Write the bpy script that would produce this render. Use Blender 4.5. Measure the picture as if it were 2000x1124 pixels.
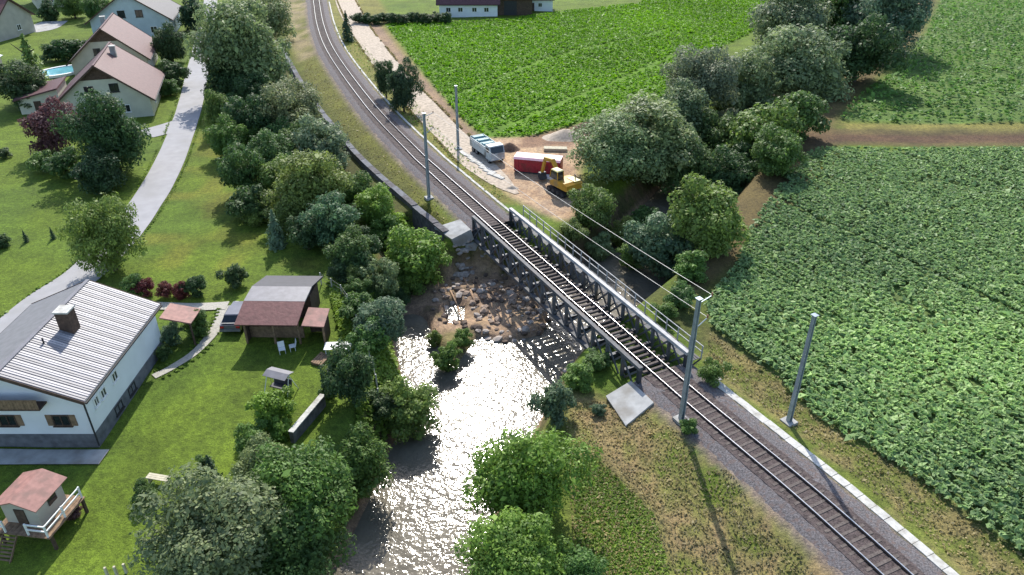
import bpy, math, random
import numpy as np
from mathutils import Vector, Matrix
R = math.radians
random.seed(7); rng = np.random.default_rng(7)
for o in list(bpy.data.objects): bpy.data.objects.remove(o)
scene = bpy.context.scene
COL = scene.collection

# ------------------------------------------------------------------ camera, sky, sun, exposure
CAMH = 36.0; PITCH = R(30.5); F = 1450.0
SP, CP = math.sin(PITCH), math.cos(PITCH)
cam = bpy.data.cameras.new('camera'); cam.sensor_width = 36; cam.lens = F/2000*36
cam.clip_start = 0.5; cam.clip_end = 6000
camo = bpy.data.objects.new('camera', cam); COL.objects.link(camo)
camo.location = (0, 0, CAMH); camo.rotation_euler = (R(90)-PITCH, 0, 0)
scene.camera = camo
SUN_EL = R(40.5); SUN_AZ = R(-3.5)          # azimuth from +Y, towards +X positive
w = bpy.data.worlds.new('World'); scene.world = w; w.use_nodes = True
nt = w.node_tree; nt.nodes.clear()
sky = nt.nodes.new('ShaderNodeTexSky'); sky.sky_type = 'NISHITA'; sky.sun_disc = False
sky.sun_elevation = SUN_EL; sky.sun_rotation = SUN_AZ
bg = nt.nodes.new('ShaderNodeBackground'); bg.inputs[1].default_value = 0.15
wo = nt.nodes.new('ShaderNodeOutputWorld')
nt.links.new(sky.outputs[0], bg.inputs[0]); nt.links.new(bg.outputs[0], wo.inputs[0])
sun = bpy.data.lights.new('sun', 'SUN'); sun.energy = 3.7; sun.angle = R(0.55); sun.color = (1, .95, .86)
suno = bpy.data.objects.new('sun', sun); COL.objects.link(suno)
sd = Vector((math.sin(SUN_AZ)*math.cos(SUN_EL), math.cos(SUN_AZ)*math.cos(SUN_EL), math.sin(SUN_EL)))
suno.rotation_euler = sd.to_track_quat('Z', 'Y').to_euler()
suno.location = (0, 60, 80)
scene.view_settings.view_transform = 'Standard'; scene.view_settings.look = 'None'
scene.view_settings.exposure = 0.8; scene.view_settings.gamma = 1
scene.view_settings.use_curve_mapping = False
scene.render.engine = 'CYCLES'
scene.cycles.max_bounces = 6; scene.cycles.transparent_max_bounces = 4

def P(x, y, z=0.0):
    """photo pixel -> point on the horizontal plane at height z"""
    u = (x-1000)/F; v = (y-562)/F; t = (CAMH-z)/(SP+v*CP)
    return np.array((u*t, (CP-v*SP)*t, z))
def P2(x, y, z=0.0): return tuple(P(x, y, z)[:2])

# ------------------------------------------------------------------ materials
MATS = {}
def new_mat(name):
    m = bpy.data.materials.new(name); m.use_nodes = True
    n = m.node_tree; n.nodes.clear(); MATS[name] = m
    out = n.nodes.new('ShaderNodeOutputMaterial'); b = n.nodes.new('ShaderNodeBsdfPrincipled')
    n.links.new(b.outputs[0], out.inputs[0])
    return m, n, b, out
def pmat(name, col, rough=.7, var=.25, scale=3.0, metal=0.0, bump=0.0, bscale=20.0, spec=.35, detail=6, dirt=None):
    """plain procedural material: noise-varied colour, optional bump and dirt patches"""
    m, n, b, out = new_mat(name); L = n.links
    geo = n.nodes.new('ShaderNodeNewGeometry')
    no = n.nodes.new('ShaderNodeTexNoise'); no.inputs['Scale'].default_value = scale; no.inputs['Detail'].default_value = detail
    L.new(geo.outputs['Position'], no.inputs['Vector'])
    rp = n.nodes.new('ShaderNodeValToRGB')
    c0 = [max(0, c*(1-var)) for c in col]; c1 = [min(1, c*(1+var)) for c in col]
    rp.color_ramp.elements[0].position = .3; rp.color_ramp.elements[1].position = .7
    rp.color_ramp.elements[0].color = (*c0, 1); rp.color_ramp.elements[1].color = (*c1, 1)
    L.new(no.outputs[0], rp.inputs[0]); c = rp.outputs[0]
    if dirt:
        n2 = n.nodes.new('ShaderNodeTexNoise'); n2.inputs['Scale'].default_value = scale*.35; n2.inputs['Detail'].default_value = 8
        L.new(geo.outputs['Position'], n2.inputs['Vector'])
        r2 = n.nodes.new('ShaderNodeValToRGB'); r2.color_ramp.elements[0].position = .5; r2.color_ramp.elements[1].position = .68
        L.new(n2.outputs[0], r2.inputs[0])
        mx = n.nodes.new('ShaderNodeMix'); mx.data_type = 'RGBA'; mx.inputs['B'].default_value = (*dirt, 1)
        L.new(r2.outputs[0], mx.inputs['Factor']); L.new(c, mx.inputs['A']); c = mx.outputs['Result']
    L.new(c, b.inputs['Base Color'])
    b.inputs['Roughness'].default_value = rough; b.inputs['Metallic'].default_value = metal
    b.inputs['Specular IOR Level'].default_value = spec
    if bump:
        nb = n.nodes.new('ShaderNodeTexNoise'); nb.inputs['Scale'].default_value = bscale; nb.inputs['Detail'].default_value = 5
        L.new(geo.outputs['Position'], nb.inputs['Vector'])
        bp = n.nodes.new('ShaderNodeBump'); bp.inputs['Strength'].default_value = bump; bp.inputs['Distance'].default_value = .05
        L.new(nb.outputs[0], bp.inputs['Height']); L.new(bp.outputs[0], b.inputs['Normal'])
    return m

def leaf_mat(name, trans=.25, tint=None, spread=.55, rough=.55):
    """foliage: colour from the object's own colour (or tint) varied leaf by leaf"""
    m, n, b, out = new_mat(name); L = n.links
    at = n.nodes.new('ShaderNodeAttribute'); at.attribute_name = 'var'
    if tint is None:
        oi = n.nodes.new('ShaderNodeObjectInfo'); base = oi.outputs['Color']
    else:
        rgb = n.nodes.new('ShaderNodeRGB'); rgb.outputs[0].default_value = (*tint, 1); base = rgb.outputs[0]
    rp = n.nodes.new('ShaderNodeValToRGB')
    e = rp.color_ramp.elements
    lo = 1-spread; hi = 1+spread
    e[0].position = 0; e[0].color = (lo*.95, lo, lo*1.1, 1)
    e[1].position = 1; e[1].color = (hi*1.12, hi, hi*.85, 1)
    L.new(at.outputs['Fac'], rp.inputs[0])
    mx = n.nodes.new('ShaderNodeMix'); mx.data_type = 'RGBA'; mx.blend_type = 'MULTIPLY'
    mx.inputs['Factor'].default_value = 1
    L.new(base, mx.inputs['A']); L.new(rp.outputs[0], mx.inputs['B'])
    L.new(mx.outputs['Result'], b.inputs['Base Color'])
    b.inputs['Roughness'].default_value = rough; b.inputs['Specular IOR Level'].default_value = .3
    tr = n.nodes.new('ShaderNodeBsdfTranslucent'); L.new(mx.outputs['Result'], tr.inputs[0])
    ms = n.nodes.new('ShaderNodeMixShader'); ms.inputs[0].default_value = trans
    L.new(b.outputs[0], ms.inputs[1]); L.new(tr.outputs[0], ms.inputs[2]); L.new(ms.outputs[0], out.inputs[0])
    return m

def ground_mat():
    m, n, b, out = new_mat('ground_cover'); L = n.links
    geo = n.nodes.new('ShaderNodeNewGeometry')
    at = n.nodes.new('ShaderNodeAttribute'); at.attribute_name = 'tone'
    c = at.outputs['Color']
    for sc, lo, hi, de in ((.22, .72, 1.25, 5), (2.6, .62, 1.42, 7), (14., .55, 1.5, 4)):
        no = n.nodes.new('ShaderNodeTexNoise'); no.inputs['Scale'].default_value = sc; no.inputs['Detail'].default_value = de
        no.inputs['Roughness'].default_value = .65
        L.new(geo.outputs['Position'], no.inputs['Vector'])
        rp = n.nodes.new('ShaderNodeValToRGB'); rp.color_ramp.elements[0].position = .3; rp.color_ramp.elements[1].position = .7
        rp.color_ramp.elements[0].color = (lo, lo*.97, lo*1.05, 1); rp.color_ramp.elements[1].color = (hi*1.05, hi, hi*.9, 1)
        L.new(no.outputs[0], rp.inputs[0])
        mx = n.nodes.new('ShaderNodeMix'); mx.data_type = 'RGBA'; mx.blend_type = 'MULTIPLY'; mx.inputs['Factor'].default_value = 1
        L.new(c, mx.inputs['A']); L.new(rp.outputs[0], mx.inputs['B']); c = mx.outputs['Result']
    L.new(c, b.inputs['Base Color']); b.inputs['Roughness'].default_value = .9; b.inputs['Specular IOR Level'].default_value = .15
    nb = n.nodes.new('ShaderNodeTexNoise'); nb.inputs['Scale'].default_value = 7; nb.inputs['Detail'].default_value = 6
    L.new(geo.outputs['Position'], nb.inputs['Vector'])
    bp = n.nodes.new('ShaderNodeBump'); bp.inputs['Strength'].default_value = .7; bp.inputs['Distance'].default_value = .12
    L.new(nb.outputs[0], bp.inputs['Height']); L.new(bp.outputs[0], b.inputs['Normal'])
    return m

def water_mat(name, col, bump=.5, rough=.09, scale=2.2):
    m, n, b, out = new_mat(name); L = n.links
    geo = n.nodes.new('ShaderNodeNewGeometry')
    no = n.nodes.new('ShaderNodeTexNoise'); no.inputs['Scale'].default_value = .35; no.inputs['Detail'].default_value = 5
    L.new(geo.outputs['Position'], no.inputs['Vector'])
    rp = n.nodes.new('ShaderNodeValToRGB')
    rp.color_ramp.elements[0].position = .35; rp.color_ramp.elements[1].position = .68
    rp.color_ramp.elements[0].color = (*[v*.75 for v in col], 1); rp.color_ramp.elements[1].color = (*[v*1.25 for v in col], 1)
    L.new(no.outputs[0], rp.inputs[0]); L.new(rp.outputs[0], b.inputs['Base Color'])
    b.inputs['Roughness'].default_value = rough; b.inputs['IOR'].default_value = 1.33
    b.inputs['Specular IOR Level'].default_value = .5
    h = None
    for sc, wgt in ((scale, 1.0), (scale*2.7, .4), (scale*5, .1)):
        nb = n.nodes.new('ShaderNodeTexNoise'); nb.inputs['Scale'].default_value = sc; nb.inputs['Detail'].default_value = 2
        L.new(geo.outputs['Position'], nb.inputs['Vector'])
        mu = n.nodes.new('ShaderNodeMath'); mu.operation = 'MULTIPLY'; mu.inputs[1].default_value = wgt
        L.new(nb.outputs[0], mu.inputs[0])
        if h is None: h = mu.outputs[0]
        else:
            ad = n.nodes.new('ShaderNodeMath'); L.new(h, ad.inputs[0]); L.new(mu.outputs[0], ad.inputs[1]); h = ad.outputs[0]
    bp = n.nodes.new('ShaderNodeBump'); bp.inputs['Strength'].default_value = bump; bp.inputs['Distance'].default_value = .12
    L.new(h, bp.inputs['Height']); L.new(bp.outputs[0], b.inputs['Normal'])
    return m

ground_mat()
water_mat('river_water', (.15, .135, .105), bump=.55, rough=.11, scale=1.6)
water_mat('pool_water', (.16, .42, .48), bump=.12, rough=.05)
leaf_mat('leaf', trans=.4, spread=.5); leaf_mat('needle', trans=.25, spread=.5)
leaf_mat('crop_right', tint=(.29, .46, .19), spread=.55, trans=.42)
leaf_mat('crop_top', tint=(.17, .37, .018), spread=.35, trans=.42)
leaf_mat('crop_upper_right', tint=(.14, .29, .07), spread=.45, trans=.4)
leaf_mat('dry_grass', tint=(.3, .27, .13), spread=.5, trans=.35)
leaf_mat('green_grass', tint=(.17, .28, .045), spread=.5, trans=.4)
pmat('asphalt_pale', (.33, .325, .335), rough=.9, var=.08, scale=.8, bump=.2, bscale=40, dirt=(.3, .295, .295))
pmat('path_gravel', (.40, .38, .33), rough=.95, var=.2, scale=6, bump=.5)
pmat('dirt_track', (.42, .35, .275), rough=.95, var=.3, scale=2.2, bump=.6, bscale=9)
pmat('ballast', (.125, .115, .118), rough=.95, var=.6, scale=9, bump=1.0, bscale=16, dirt=(.135, .1, .09))
pmat('rail_side', (.07, .05, .042), rough=.6, var=.3, metal=.3)
pmat('rail_head', (.62, .6, .6), rough=.28, var=.1, metal=1.0)
pmat('sleeper', (.115, .095, .085), rough=.9, var=.35, scale=8)
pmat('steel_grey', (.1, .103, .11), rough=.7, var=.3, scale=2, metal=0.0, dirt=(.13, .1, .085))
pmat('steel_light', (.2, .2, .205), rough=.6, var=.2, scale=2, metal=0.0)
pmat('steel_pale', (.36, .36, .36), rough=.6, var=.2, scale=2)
pmat('steel_dark', (.05, .055, .065), rough=.55, var=.3, scale=2, metal=.3)
pmat('galvanised', (.30, .35, .39), rough=.45, var=.15, scale=3, metal=.45)
pmat('concrete', (.36, .36, .35), rough=.9, var=.18, scale=1.5, bump=.25, dirt=(.25, .235, .21))
pmat('concrete_white', (.5, .49, .455), rough=.9, var=.18, scale=4, bump=.3, dirt=(.34, .32, .28))
pmat('stone_wall', (.105, .1, .105), rough=.95, var=.4, scale=2.2, bump=.8, bscale=5)
pmat('white_render', (.74, .76, .79), rough=.9, var=.05, scale=.8, bump=.1, bscale=50)
pmat('cream_render', (.55, .54, .43), rough=.9, var=.08, scale=.8)
pmat('blue_render', (.42, .5, .54), rough=.9, var=.08, scale=.8)
pmat('beige_render', (.45, .42, .36), rough=.9, var=.1, scale=.8)
pmat('plinth', (.13, .135, .15), rough=.9, var=.3, scale=2)
pmat('roof_pale', (.37, .35, .365), rough=.5, var=.1, scale=1.2, bump=.1)
pmat('roof_pale_b', (.23, .22, .235), rough=.5, var=.12, scale=1.2, bump=.1)
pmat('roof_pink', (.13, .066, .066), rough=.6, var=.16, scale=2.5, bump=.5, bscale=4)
pmat('roof_purple_and_shade', (.095, .042, .048), rough=.65, var=.2, scale=2.5, bump=.5, bscale=4)  # darker copy of the pink: shade painted on sun-averted slopes; also annex and farmhouse
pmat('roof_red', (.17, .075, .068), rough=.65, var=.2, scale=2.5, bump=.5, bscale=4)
pmat('roof_slate', (.04, .04, .052), rough=.55, var=.15, scale=2)
pmat('roof_navy', (.04, .04, .055), rough=.6, var=.2, scale=2)
pmat('roof_band', (.17, .165, .18), rough=.5, var=.15, scale=2)
pmat('salmon_board', (.3, .155, .13), rough=.7, var=.2, scale=3, dirt=(.2, .12, .1))
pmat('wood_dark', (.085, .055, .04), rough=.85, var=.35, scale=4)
pmat('wood_mid', (.22, .145, .09), rough=.85, var=.35, scale=4)
pmat('wood_pale', (.5, .46, .34), rough=.85, var=.2, scale=4)
pmat('bark', (.075, .06, .045), rough=.95, var=.4, scale=5, bump=.6)
pmat('trim_dark', (.03, .03, .035), rough=.6, var=.2)
pmat('white_paint', (.78, .78, .76), rough=.5, var=.05)
pmat('soil', (.15, .095, .065), rough=.98, var=.45, scale=3, bump=1, bscale=7)
pmat('rock_a', (.3, .225, .175), rough=.95, var=.4, scale=3, bump=.6)
pmat('rock_b', (.38, .33, .29), rough=.95, var=.35, scale=3, bump=.6)
pmat('rock_c', (.12, .09, .072), rough=.95, var=.4, scale=3, bump=.6)
pmat('yellow_paint', (.5, .27, .025), rough=.45, var=.15, scale=2, dirt=(.3, .2, .08))
pmat('yellow_pale', (.75, .66, .3), rough=.45, var=.1)
pmat('red_paint', (.36, .025, .04), rough=.45, var=.2, scale=2, dirt=(.16, .05, .04))
pmat('lid_glint_pink', (.72, .42, .47), rough=.4, var=.1, scale=2)  # paler than the red body: sun glint on the glossy top, put into colour
pmat('teal_tarp', (.2, .34, .36), rough=.6, var=.25, scale=2)
pmat('truck_white', (.42, .48, .5), rough=.45, var=.15, dirt=(.27, .27, .25))
pmat('car_grey', (.13, .135, .16), rough=.3, var=.08, metal=.5)
pmat('rubber', (.02, .02, .021), rough=.9, var=.3)
pmat('glass', (.02, .025, .03), rough=.08, var=.2, spec=.6)
pmat('lamp_glass', (.7, .68, .62), rough=.15, var=.1)
pmat('lamp_red', (.4, .02, .02), rough=.2, var=.1)
pmat('brass_wire', (.42, .42, .42), rough=.5, var=.2, metal=.2)
pmat('insulator', (.25, .11, .07), rough=.3, var=.1)
pmat('logs', (.3, .2, .13), rough=.9, var=.35, scale=6)
pmat('yellow_flowers', (.5, .4, .08), rough=.9, var=.4, scale=8)
M = MATS

# ------------------------------------------------------------------ mesh helpers
class MB:
    def __init__(s): s.v = []; s.f = []
    def quad(s, a, b, c, d):
        i = len(s.v); s.v += [tuple(a), tuple(b), tuple(c), tuple(d)]; s.f.append((i, i+1, i+2, i+3)); return s
    def hexa(s, lo, hi):
        i = len(s.v); s.v += [tuple(p) for p in lo] + [tuple(p) for p in hi]
        s.f += [(i+3, i+2, i+1, i), (i+4, i+5, i+6, i+7)]
        for k in range(4):
            n = (k+1) % 4; s.f.append((i+k, i+n, i+4+n, i+4+k))
        return s
    def box(s, x0, x1, y0, y1, z0, z1):
        return s.hexa([(x0, y0, z0), (x1, y0, z0), (x1, y1, z0), (x0, y1, z0)], [(x0, y0, z1), (x1, y0, z1), (x1, y1, z1), (x0, y1, z1)])
    def taper(s, b, z0, t, z1):
        (x0, x1, y0, y1), (a0, a1, c0, c1) = b, t
        return s.hexa([(x0, y0, z0), (x1, y0, z0), (x1, y1, z0), (x0, y1, z0)], [(a0, c0, z1), (a1, c0, z1), (a1, c1, z1), (a0, c1, z1)])
    def beam(s, p, q, w, h=None, up=(0, 0, 1)):
        h = h or w; p = Vector(p); q = Vector(q); d = (q-p).normalized(); u = Vector(up)
        if abs(d.dot(u)) > .98: u = Vector((1, 0, 0))
        a = d.cross(u).normalized(); b = a.cross(d).normalized()
        def ring(c): return [c-a*w/2-b*h/2, c+a*w/2-b*h/2, c+a*w/2+b*h/2, c-a*w/2+b*h/2]
        return s.hexa(ring(p), ring(q))
    def cyl(s, p, q, r0, r1=None, n=10):
        r1 = r0 if r1 is None else r1
        p = Vector(p); q = Vector(q); d = (q-p).normalized(); u = Vector((0, 0, 1)) if abs(d.z) < .9 else Vector((1, 0, 0))
        a = d.cross(u).normalized(); b = a.cross(d); i = len(s.v)
        for c, r in ((p, r0), (q, r1)):
            for k in range(n):
                t = 2*math.pi*k/n; s.v.append(tuple(c+a*math.cos(t)*r+b*math.sin(t)*r))
        for k in range(n):
            m = (k+1) % n; s.f.append((i+k, i+m, i+n+m, i+n+k))
        s.f.append(tuple(range(i+n-1, i-1, -1))); s.f.append(tuple(range(i+n, i+2*n))); return s
    def tube(s, pts, r, n=6):
        for a, b in zip(pts[:-1], pts[1:]): s.cyl(a, b, r, r, n)
        return s
    def extr(s, poly, axis, a, b):
        """polygon (2-D) extruded along an axis: 'x' -> (y,z) polygon, 'y' -> (x,z), 'z' -> (x,y)"""
        def pt(p, t): return (t, p[0], p[1]) if axis == 'x' else (p[0], t, p[1]) if axis == 'y' else (p[0], p[1], t)
        i = len(s.v); n = len(poly)
        s.v += [pt(p, a) for p in poly] + [pt(p, b) for p in poly]
        s.f.append(tuple(range(i+n-1, i-1, -1))); s.f.append(tuple(range(i+n, i+2*n)))
        for k in range(n):
            m = (k+1) % n; s.f.append((i+k, i+m, i+n+m, i+n+k))
        return s
    def slab(s, p0, p1, p2, p3, th):
        a, b, c, d = map(Vector, (p0, p1, p2, p3)); n = (b-a).cross(d-a).normalized()
        if n.z < 0: n = -n
        return s.hexa([p-n*th for p in (a, b, c, d)], [a, b, c, d])
    def mesh(s, name, mat, smooth=False):
        me = bpy.data.meshes.new(name); me.from_pydata(s.v, [], s.f); me.update()
        import bmesh
        bm = bmesh.new(); bm.from_mesh(me); bmesh.ops.recalc_face_normals(bm, faces=bm.faces); bm.to_mesh(me); bm.free()
        me.materials.append(M[mat])
        if smooth: me.polygons.foreach_set('use_smooth', [True]*len(me.polygons))
        return me
    def build(s, name, mat, parent=None, smooth=False): return link(name, s.mesh(name, mat, smooth), parent)
def link(name, data, parent=None):
    o = bpy.data.objects.new(name, data); COL.objects.link(o)
    if parent is not None: o.parent = parent
    return o
def tag(o, label, cat, group=None):
    o['label'] = label; o['category'] = cat
    if group: o['group'] = group
    return o
def thing(name, label, cat, loc=(0, 0, 0), rz=0, group=None):
    o = link(name, None); o.location = loc; o.rotation_euler = (0, 0, rz); o.empty_display_size = .3
    return tag(o, label, cat, group)
def struct(o): o['kind'] = 'structure'; return o
def fast_mesh(name, V, Q, mat, var=None, smooth=False):
    """mesh from numpy arrays; Q is (m,3) or (m,4)"""
    V = np.asarray(V, np.float32); Q = np.asarray(Q, np.int32); k = Q.shape[1]
    me = bpy.data.meshes.new(name)
    me.vertices.add(len(V)); me.vertices.foreach_set('co', V.ravel())
    me.loops.add(Q.size); me.loops.foreach_set('vertex_index', Q.ravel())
    me.polygons.add(len(Q)); me.polygons.foreach_set('loop_start', np.arange(0, Q.size, k, dtype=np.int32))
    if smooth: me.polygons.foreach_set('use_smooth', np.ones(len(Q), bool))
    me.update(calc_edges=True)
    if var is not None:
        a = me.attributes.new('var', 'FLOAT', 'POINT'); a.data.foreach_set('value', np.asarray(var, np.float32))
    me.materials.append(M[mat]); return me
def copy_tree(o, parent=None):
    c = o.copy(); COL.objects.link(c); c.parent = parent
    for ch in list(o.children): copy_tree(ch, c)
    return c

# ------------------------------------------------------------------ track centre line
def catmull(pts, step):
    pts = np.array(pts, float); out = []
    ext = np.vstack([2*pts[0]-pts[1], pts, 2*pts[-1]-pts[-2]])
    for i in range(1, len(ext)-2):
        p0, p1, p2, p3 = ext[i-1:i+3]; n = max(2, int(np.linalg.norm(p2-p1)/step))
        for t in np.arange(n)/n:
            out.append(.5*((2*p1)+(-p0+p2)*t+(2*p0-5*p1+4*p2-p3)*t*t+(-p0+3*p1-3*p2+p3)*t**3))
    out.append(ext[-2]); return np.array(out)
TRK = catmull([(-67, 270), (-60, 240), (-53.2, 213.4), (-44.6, 180), (-36.0, 152), (-22.9, 117.5), (-13.6, 96.5), (-9.6, 88.3), (3.6, 62.4), (13.0, 44.2), (19.2, 32.8), (24.2, 22), (29, 10)], .5)
TS = np.concatenate([[0], np.cumsum(np.linalg.norm(np.diff(TRK, axis=0), axis=1))])
def trk(s):
    p = np.array([np.interp(s, TS, TRK[:, 0]), np.interp(s, TS, TRK[:, 1])])
    q = np.array([np.interp(s+.5, TS, TRK[:, 0]), np.interp(s+.5, TS, TRK[:, 1])])
    r = np.array([np.interp(s-.5, TS, TRK[:, 0]), np.interp(s-.5, TS, TRK[:, 1])])
    d = q-r; d /= np.linalg.norm(d); return p, d, np.array([-d[1], d[0]])    # point, heading (towards us), picture-right normal
RAILZ = 1.0
S_FAR = float(np.interp(-73.6, -TRK[:, 1], TS)); S_NEAR = float(np.interp(-46.6, -TRK[:, 1], TS))

# ------------------------------------------------------------------ terrain
def dist_line(X, Y, pts):
    """distance to a polyline, with extra columns interpolated at the nearest point"""
    pts = np.array(pts, float); best = np.full(X.shape, 1e9); ex = [np.zeros(X.shape) for _ in range(pts.shape[1]-2)]
    for a, b in zip(pts[:-1], pts[1:]):
        d = b[:2]-a[:2]; L2 = d@d
        t = np.clip(((X-a[0])*d[0]+(Y-a[1])*d[1])/L2, 0, 1)
        dd = np.hypot(X-(a[0]+t*d[0]), Y-(a[1]+t*d[1])); m = dd < best
        best = np.where(m, dd, best)
        for k in range(len(ex)): ex[k] = np.where(m, a[2+k]+t*(b[2+k]-a[2+k]), ex[k])
    return best, ex
def sstep(x): x = np.clip(x, 0, 1); return x*x*(3-2*x)
def in_poly(X, Y, poly, soft=.8, pix=True, z=0.0):
    pl = [P2(*p, z) if pix else p for p in poly]; ins = np.zeros(X.shape, bool)
    for (x0, y0), (x1, y1) in zip(pl, pl[1:]+pl[:1]):
        c = ((y0 > Y) != (y1 > Y)) & (X < (x1-x0)*(Y-y0)/(y1-y0+1e-12)+x0); ins ^= c
    d, _ = dist_line(X, Y, pl+[pl[0]]); return sstep(.5+np.where(ins, d, -d)/(2*soft))
def vnoise(X, Y, sc, seed):
    r = np.random.default_rng(seed); T = r.random((256, 256))
    x = X*sc; y = Y*sc; i = np.floor(x).astype(int); j = np.floor(y).astype(int); fx = sstep(x-i); fy = sstep(y-j)
    g = lambda a, b: T[a % 256, b % 256]
    return (g(i, j)*(1-fx)+g(i+1, j)*fx)*(1-fy)+(g(i, j+1)*(1-fx)+g(i+1, j+1)*fx)*fy
WATER = -4.0
def wl(lst): return [(*P2(x, y, WATER), *r) for x, y, *r in lst]
RIVER = wl([(700, 1300, 4.2), (790, 1110, 3.6), (838, 1000, 3.8), (890, 880, 4.3), (935, 790, 4.8), (965, 725, 5.0), (1040, 665, 4.2), (1120, 615, 4.0), (1210, 545, 4.2), (1300, 450, 4.2), (1400, 330, 4.2), (1500, 240, 4.5), (1640, 100, 4.5), (1800, -20, 4.5)])
SIDE = wl([(800, 632, .8), (818, 690, 1.2), (848, 760, 1.6), (880, 800, 2)])
BROOK = [(*P2(x, y, -2), r, zb) for x, y, r, zb in [(800, 640, .8, -4.3), (800, 572, 1, -3.6), (800, 500, 1.2, -2.9), (742, 400, 1.5, -2.6), (650, 300, 1.5, -2.5), (575, 195, 1.5, -2.3), (520, 110, 1.5, -1.9), (520, 20, 1.5, -1.2), (520, -20, 1.5, -1)]]
BAR = [(825, 570), (880, 535), (930, 520), (1010, 545), (1075, 610), (1065, 650), (985, 668), (935, 655), (900, 705), (858, 750), (835, 690), (828, 620)]
def hfun(X, Y):
    h = (vnoise(X, Y, .05, 1)-.5)*.5 + (vnoise(X, Y, .25, 2)-.5)*.16
    d, (wd,) = dist_line(X, Y, RIVER); t = sstep((d-wd+.6)/4.2)
    river = -5.2+5.2*t
    d, (wd,) = dist_line(X, Y, SIDE); side = -4.9+4.9*sstep((d-wd)/3.)
    d, (wd, zb) = dist_line(X, Y, BROOK); br = zb-zb*sstep((d-wd)/3.6)
    low = np.minimum(np.minimum(river, br), 0)
    bar = in_poly(X, Y, BAR, 1.0, z=-3.7)
    low = low*(1-bar) + bar*(-3.5+(vnoise(X, Y, .7, 3)-.5)*.5)
    low = np.minimum(low, side)
    pc = P(888, 612, -3.9); e = ((X-pc[0])*1.15)**2+((Y-pc[1])*.55)**2
    low = np.where(e < 1.4, np.minimum(low, -4.35), low)
    h = np.where(low < -.02, low+h*sstep((-low)/.5*-1+1)*1.0, h)
    # railway formation, broken by the bridge
    pts = np.column_stack([TRK[::4], TS[::4]]); d, (s,) = dist_line(X, Y, pts)
    emb = .62-.22*np.maximum(0, d-2.7)
    gap = (s > S_FAR-1.2) & (s < S_NEAR+1.2)
    steep = .62-1.1*np.maximum(0, d-2.9)
    near = (s > S_FAR-9) & (s < S_NEAR+9)
    emb = np.where(gap, -99, np.where(near, np.maximum(np.where(low < -.3, steep, emb), steep), emb))
    emb = np.where(emb > -1.6, emb, -99)
    return np.maximum(h, emb)
def axis(segs):
    out = []
    for a, b, st in segs: out += list(np.arange(a, b, st))
    return np.array(out)
def geo_out(a, b, n): return list(np.geomspace(1, abs(b-a)+1, n)[1:]-1)
gx = np.array([-180-v for v in geo_out(0, 1800, 14)][::-1] + list(axis([(-180, -55, 1.6), (-55, 45, .5), (45, 180, 1.5)])) + [180+v for v in [0]+geo_out(0, 1800, 14)])
gy = np.array([12-v for v in geo_out(0, 400, 8)][::-1] + list(axis([(12, 105, .5), (105, 280, 1.3)])) + [280+v for v in [0]+geo_out(0, 2500, 16)])
GX, GY = np.meshgrid(gx, gy); GH = hfun(GX, GY)
def Hh(x, y):
    x = np.asarray(x, float); y = np.asarray(y, float)
    i = np.clip(np.searchsorted(gx, x)-1, 0, len(gx)-2); j = np.clip(np.searchsorted(gy, y)-1, 0, len(gy)-2)
    fx = (x-gx[i])/(gx[i+1]-gx[i]); fy = (y-gy[j])/(gy[j+1]-gy[j])
    return (GH[j, i]*(1-fx)+GH[j, i+1]*fx)*(1-fy)+(GH[j+1, i]*(1-fx)+GH[j+1, i+1]*fx)*fy
def at(px, py, dz=0.0, it=4):
    z = 0.0
    for _ in range(it): p = P(px, py, z); z = float(Hh(p[0], p[1]))
    return Vector((p[0], p[1], z+dz))

FIELD_R = [(1592, 296), (2300, 285), (2300, 1320), (2010, 1092), (1780, 925), (1600, 815), (1520, 735), (1390, 640), (1376, 600), (1440, 520), (1462, 458), (1505, 392), (1562, 325)]
FIELD_UR = [(1870, -90), (2400, -90), (2400, 244), (2000, 243), (1640, 236), (1660, 200), (1760, 130), (1810, 60), (1840, 0)]
FIELD_T = [(752, 48), (870, 44), (1000, 38), (1100, 22), (1250, 8), (1300, -40), (1620, -60), (1540, 5), (1460, 70), (1330, 130), (1300, 185), (1160, 237), (1040, 266), (945, 268), (900, 232), (830, 150), (785, 90)]
GRASS = np.array((.086, .145, .019)); LAWN2 = np.array((.062, .118, .02)); DRY = np.array((.19, .16, .09)); SOIL = np.array((.14, .09, .062))
BANK = np.array((.075, .08, .035)); PALE = np.array((.36, .305, .245)); DARKSOIL = np.array((.045, .05, .02)); GRAVEL = np.array((.3, .235, .18))
n1 = vnoise(GX, GY, .35, 11); n2 = vnoise(GX, GY, 1.1, 12); n3 = vnoise(GX, GY, .1, 13)
tone = np.zeros(GX.shape+(3,)); tone[:] = GRASS
def paint(mask, col): 
    global tone
    tone = tone*(1-mask[..., None])+np.asarray(col)*mask[..., None]
paint(sstep((n3-.45)*3)*.7, LAWN2)
paint(in_poly(GX, GY, [(250, 480), (420, 200), (470, 330), (640, 520), (620, 545), (480, 545), (330, 540)], 3)*sstep((n1-.3)*2.2)*.5, (.15, .155, .03))
paint(in_poly(GX, GY, [(520, -30), (615, -30), (650, 110), (800, 300), (860, 420), (900, 450), (860, 460), (690, 280), (590, 150), (550, 60)], 1.5)*.85, (.105, .115, .03))
paint(in_poly(GX, GY, [(535, -60), (600, -60), (612, 60), (625, 110), (585, 120), (548, 40)], 2)*sstep((n1-.1)*1.6)*.75, (.25, .22, .15))
paint(in_poly(GX, GY, [(640, -60), (700, -60), (1010, 400), (930, 410), (700, 160), (630, 60)], 1)*.8, (.15, .15, .045))
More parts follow.
